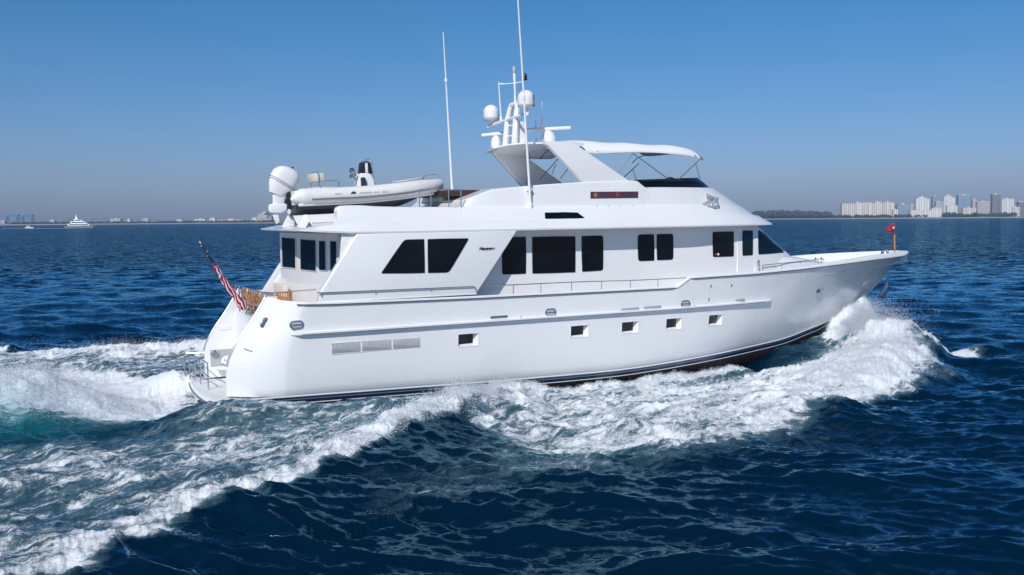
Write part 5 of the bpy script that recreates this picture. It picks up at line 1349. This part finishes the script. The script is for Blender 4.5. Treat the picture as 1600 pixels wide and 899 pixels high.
# long hotel
tower(1316, 1396, 318.5, D2, FM['cream'], 'long pale beach hotel slab left of the skyline', roof=FM['cream'], name='hotel')
tower(1337, 1344, 317, D2 - 5, FM['cream'], 'narrow lift tower rising from the left part of the long hotel', name='lift_tower'); tower(1367, 1376, 316, D2 - 5, FM['cream'], 'narrow lift tower rising from the right part of the long hotel', name='lift_tower')
tower(1380, 1394, 316.5, D2 - 6, FM['cream'], 'slightly taller end wing of the long hotel', name='hotel_wing')
tower(1402, 1421, 319.5, D2, FM['blue'], 'low blue glass block just right of the long hotel', stepv=.05)
tower(1421, 1432, 321, D2 + 30, FM['tan'], 'small tan block between the blue glass block and the white stepped tower')
tower(1431, 1451, 308.5, D2, FM['white'], 'bright white stepped tower, the brightest of the skyline', stepv=.08)
tower(1457, 1465, 306.5, D2 + 60, FM['blue'], 'slim blue tower just right of the white stepped tower', stepv=.05)
tower(1462, 1472, 316, D2, FM['tan'], 'short tan block at the foot of the slim blue tower')
tower(1474, 1491, 306, D2 + 30, FM['white'], 'grey white tower with stepped top left of the wide glass tower', stepv=.10)
tower(1480, 1495, 322, D2 - 20, FM['white'], 'low white block in front of the grey white stepped tower')
tower(1497, 1516, 305.5, D2 + 40, FM['blue'], 'wide blue glass tower with a pale flat crown')
tower(1519, 1527, 312, D2 + 40, FM['tan'], 'narrow tan tower just right of the wide glass tower', stepv=.08)
tower(1527, 1546, 316, D2 + 20, FM['tan'], 'broad low tan block right of the narrow tan tower')
tower(1505, 1524, 326, D2 - 20, FM['cream'], 'low cream building among trees below the wide glass tower')
tower(1550, 1562, 304, D2 + 40, FM['dark'], 'tallest dark tower with a roof mast', crown=9)
tower(1565, 1583, 311.5, D2 + 10, FM['white'], 'white slab tower right of the tallest dark tower')
tower(1583, 1592, 324, D2, FM['cream'], 'low cream block right of the white slab tower')
tower(1591, 1599, 316, D2 + 60, FM['dark'], 'grey tower at the right edge of the skyline')
tower(1396, 1402, 328, D2 - 30, FM['cream'], 'small low pavilion beside the long hotel'); tower(1423, 1460, 329, D2 - 40, FM['white'], 'wide low white terminal below the white stepped tower'); tower(1456, 1470, 326, D2 - 42, FM['white'], 'white low hall with pitched end right of the wide terminal')
# left shore: sheds, houses
for px0, px1, py, m, lb in ((0, 7, 346, 'tan', 'small tan house at the left edge of the shore'), (78, 84, 345, 'cream', 'small cream house right of the gantry cranes'), (172, 188, 343, 'tan', 'tan shed with red stacks right of the distant superyacht'), (199, 203, 343.5, 'white', 'tiny white hut alone on the left shore'), (222, 232, 343, 'tan', 'small tan building beyond the white hut'), (276, 284, 344, 'cream', 'small cream house in the middle of the left shore'),
                          (304, 320, 343, 'white', 'long low white building before the round tank'), (328, 336, 341.5, 'white', 'tall white silo house on the left shore'), (340, 380, 344, 'tan', 'very long low tan warehouse near the yacht stern'), (394, 400, 341, 'white', 'white house just left of the big pale building'), (401, 424, 333, 'tan', 'stepped pale building partly hidden behind the yacht stern')):
    tower(px0, px1, py, D2, FM[m], lb, name='shore_building', stepv=.35 if px0 == 401 else 0)
# gantry cranes
M['craneblue'] = mat('crane_blue_paint', (.06, .20, .36), .5, var=.1)
def gantry(px0, px1, py, label):
    D = D2; a = far(px0, 343, D).x; b = far(px1, 343, D).x; top = far(px0, py, D).z; t = empty('gantry_crane', ((a + b) / 2, D, 3)); tag(t, label, 'crane', 'blue gantry cranes on the left shore'); w = (b - a) / 2; h = top - 3
    for x in (-w * .78, w * .78):
        mb = MB()
        for y in (0, 16): mb.tube([(x - 4, y, 0), (x, y + (8 - y) * .2, h - 6)], 1.1, 4); mb.tube([(x + 4, y, 0), (x, y + (8 - y) * .2, h - 6)], 1.1, 4)
        mb.box((x - 6, -1, 0), (x + 6, 17, 1.6)); mb.build('leg', M['craneblue'], t, smooth=0)
    mb = MB(); mb.box((-w, 2, h - 7), (w, 14, h)); mb.build('girder', M['craneblue'], t, smooth=0, bevel=.3)
    mb = MB(); mb.box((-w * .3, 3, h), (-w * .1, 13, h + 2)); mb.tube([(-w * .2, 8, h - 7), (-w * .2, 8, h - 15)], .5, 4); mb.build('trolley', M['craneblue'], t, smooth=0)
gantry(7, 28, 335.5, 'left of the two blue gantry cranes on the shore'); gantry(31, 51, 335.8, 'right of the two blue gantry cranes on the shore')
M['craneg'] = mat('faded_crane_paint', (.16, .20, .28), .6)
for px, lb in ((109, 'thin harbour crane behind the distant superyacht bow mast'), (146, 'thin harbour crane just right of the distant superyacht'), (163, 'harbour crane left of the red stacks'), (170, 'harbour crane directly beside the red stacks')):
    D = D2 + 20; x = far(px, 343, D).x; t = empty('harbour_crane', (x, D, 3)); tag(t, lb, 'crane', 'harbour cranes on the far shore')
    mb = MB(); mb.tube([(-5, 0, 0), (0, 0, 20)], .8, 4); mb.tube([(5, 0, 0), (0, 0, 20)], .8, 4); mb.build('tower', M['craneg'], t, smooth=0)
    mb = MB(); mb.tube([(-14, 0, 19), (8, 0, 22)], .8, 4); mb.box((-2, -2, 18), (4, 2, 22)); mb.build('jib', M['craneg'], t, smooth=0)
# distant superyacht
dy = far(126, 357.2, 1130); fy = empty('distant_yacht', (dy.x, dy.y, -.2), None); tag(fy, 'distant white superyacht running across the left horizon', 'yacht'); fy.rotation_euler = (0, 0, R(8))
M['hullgrey'] = mat('plain_grey_hull', (.22, .27, .34), .4)  # one even grey over the distant yacht's hull
mb = MB(); rows = []
for x in np.linspace(-17, 18, 20):
    b = 3.6 * (1 if x < 3 else max(0, 1 - ((x - 3) / 15) ** 2)) + .02; z = 3.0 + 1.3 * max(0, (x + 2) / 20) ** 1.5
    rows.append([(x - (3 if x > 15 else 0), -b * .7, -.5), (x, -b, z), (x, b, z), (x - (3 if x > 15 else 0), b * .7, -.5)])
mb.grid(rows, closed=True); mb.f.append((0, 1, 2, 3)); mb.m.append(0); mb.build('hull', M['hullgrey'], fy, smooth=40)
for i, (x0, x1, z0, z1, w) in enumerate(((-13, 9, 3, 5.6, 3.1), (-10, 5, 5.6, 8.2, 2.8), (-6, 1, 8.2, 10.4, 2.2))):
    mb = MB(); mb.prism([(x0, -w, z0), (x1 + 2.5, -w, z0), (x1, -w, z1), (x0 - 1, -w, z1)], (0, 2 * w, 0)); o = mb.build('deckhouse', M['white'], fy, bevel=.1)
    mb = MB(); mb.box((x0 + 1, -w - .04, z0 + .9), (x1, w + .04, z0 + 1.9)); mb.build('window_band', M['glass'], o, smooth=0)
mb = MB(); mb.prism([(-6, -1.8, 10.4), (-2, -1.8, 10.4), (-3.4, -1.4, 13.5), (-4.8, -1.4, 13.5)], (0, 3.4, 0)); mb.tube([(-4, 0, 13), (-4.4, 0, 17)], .2, 6); mb.build('mast', M['white'], fy, bevel=.1)
mb = MB(); mb.lathe([(.3, 0), (1, .3), (1, 1.2), (.4, 1.8)], (-4.2, 0, 13.5), 12); mb.build('radar_dome', M['white'], fy)
# small boat
sb = far(45, 356.8, 1180); t = empty('distant_motorboat', (sb.x, sb.y, -.1)); tag(t, 'small distant white motorboat left of the superyacht', 'boat')
mb = MB(); rows = []
for x in np.linspace(-5, 5.5, 12):
    b = 1.7 * (1 if x < 0 else max(0, 1 - (x / 5.5) ** 2)) + .02; rows.append([(x, -b * .6, -.2), (x, -b, 1.4 + .08 * x), (x, b, 1.4 + .08 * x), (x, b * .6, -.2)])
mb.grid(rows, closed=True); mb.f.append((0, 1, 2, 3)); mb.m.append(0); mb.build('hull', M['white'], t)
mb = MB(); mb.prism([(-3, -1.2, 1.3), (2.5, -1.2, 1.4), (1.2, -1.2, 3.0), (-2, -1.2, 3.2)], (0, 2.4, 0)); mb.build('cabin', M['white'], t, bevel=.1); mb = MB(); mb.box((-1.4, -1.25, 2.1), (1.2, 1.25, 2.7)); mb.build('window', M['glass'], t, smooth=0)
# their wakes: foam streaks lying on the water
def wake(P, w, name):
    mb = MB(); rows = []
    g = random.Random(4)
    for i, (x, y) in enumerate(P):
        ww = w * (1 - .6 * i / len(P)); rows.append([(x, y - ww, .02), (x, y - ww * .4, .16 + .1 * g.random()), (x, y + ww * .4, .2 + .1 * g.random()), (x, y + ww, .02)])
    mb.grid(rows); o = mb.build(name, M['spray'], smooth=60); tag(o, kind='structure'); return o
wake([(dy.x - 15 - 3.2 * k, dy.y - k * .4 + math.sin(k) * .5) for k in range(14)], 4.5, 'wake_foam'); wake([(sb.x - 4 - 2.4 * k, sb.y - k * .2) for k in range(12)], 2.6, 'wake_foam')

# ---- air
hz = MB(); hz.box((-5200, -120, -2.2), (5200, 5200, 130)); 
ho = hz.build('haze', bpy.data.materials.new('haze_air'), smooth=0); tag(ho, kind='stuff')
hm = ho.data.materials[0]; hm.use_nodes = True; nt = hm.node_tree; nt.nodes.clear(); o_ = nt.nodes.new('ShaderNodeOutputMaterial'); v = nt.nodes.new('ShaderNodeVolumePrincipled')
v.inputs['Color'].default_value = (.42, .66, 1.0, 1); v.inputs['Density'].default_value = 9e-5; v.inputs['Anisotropy'].default_value = .0
nt.links.new(v.outputs[0], o_.inputs['Volume'])
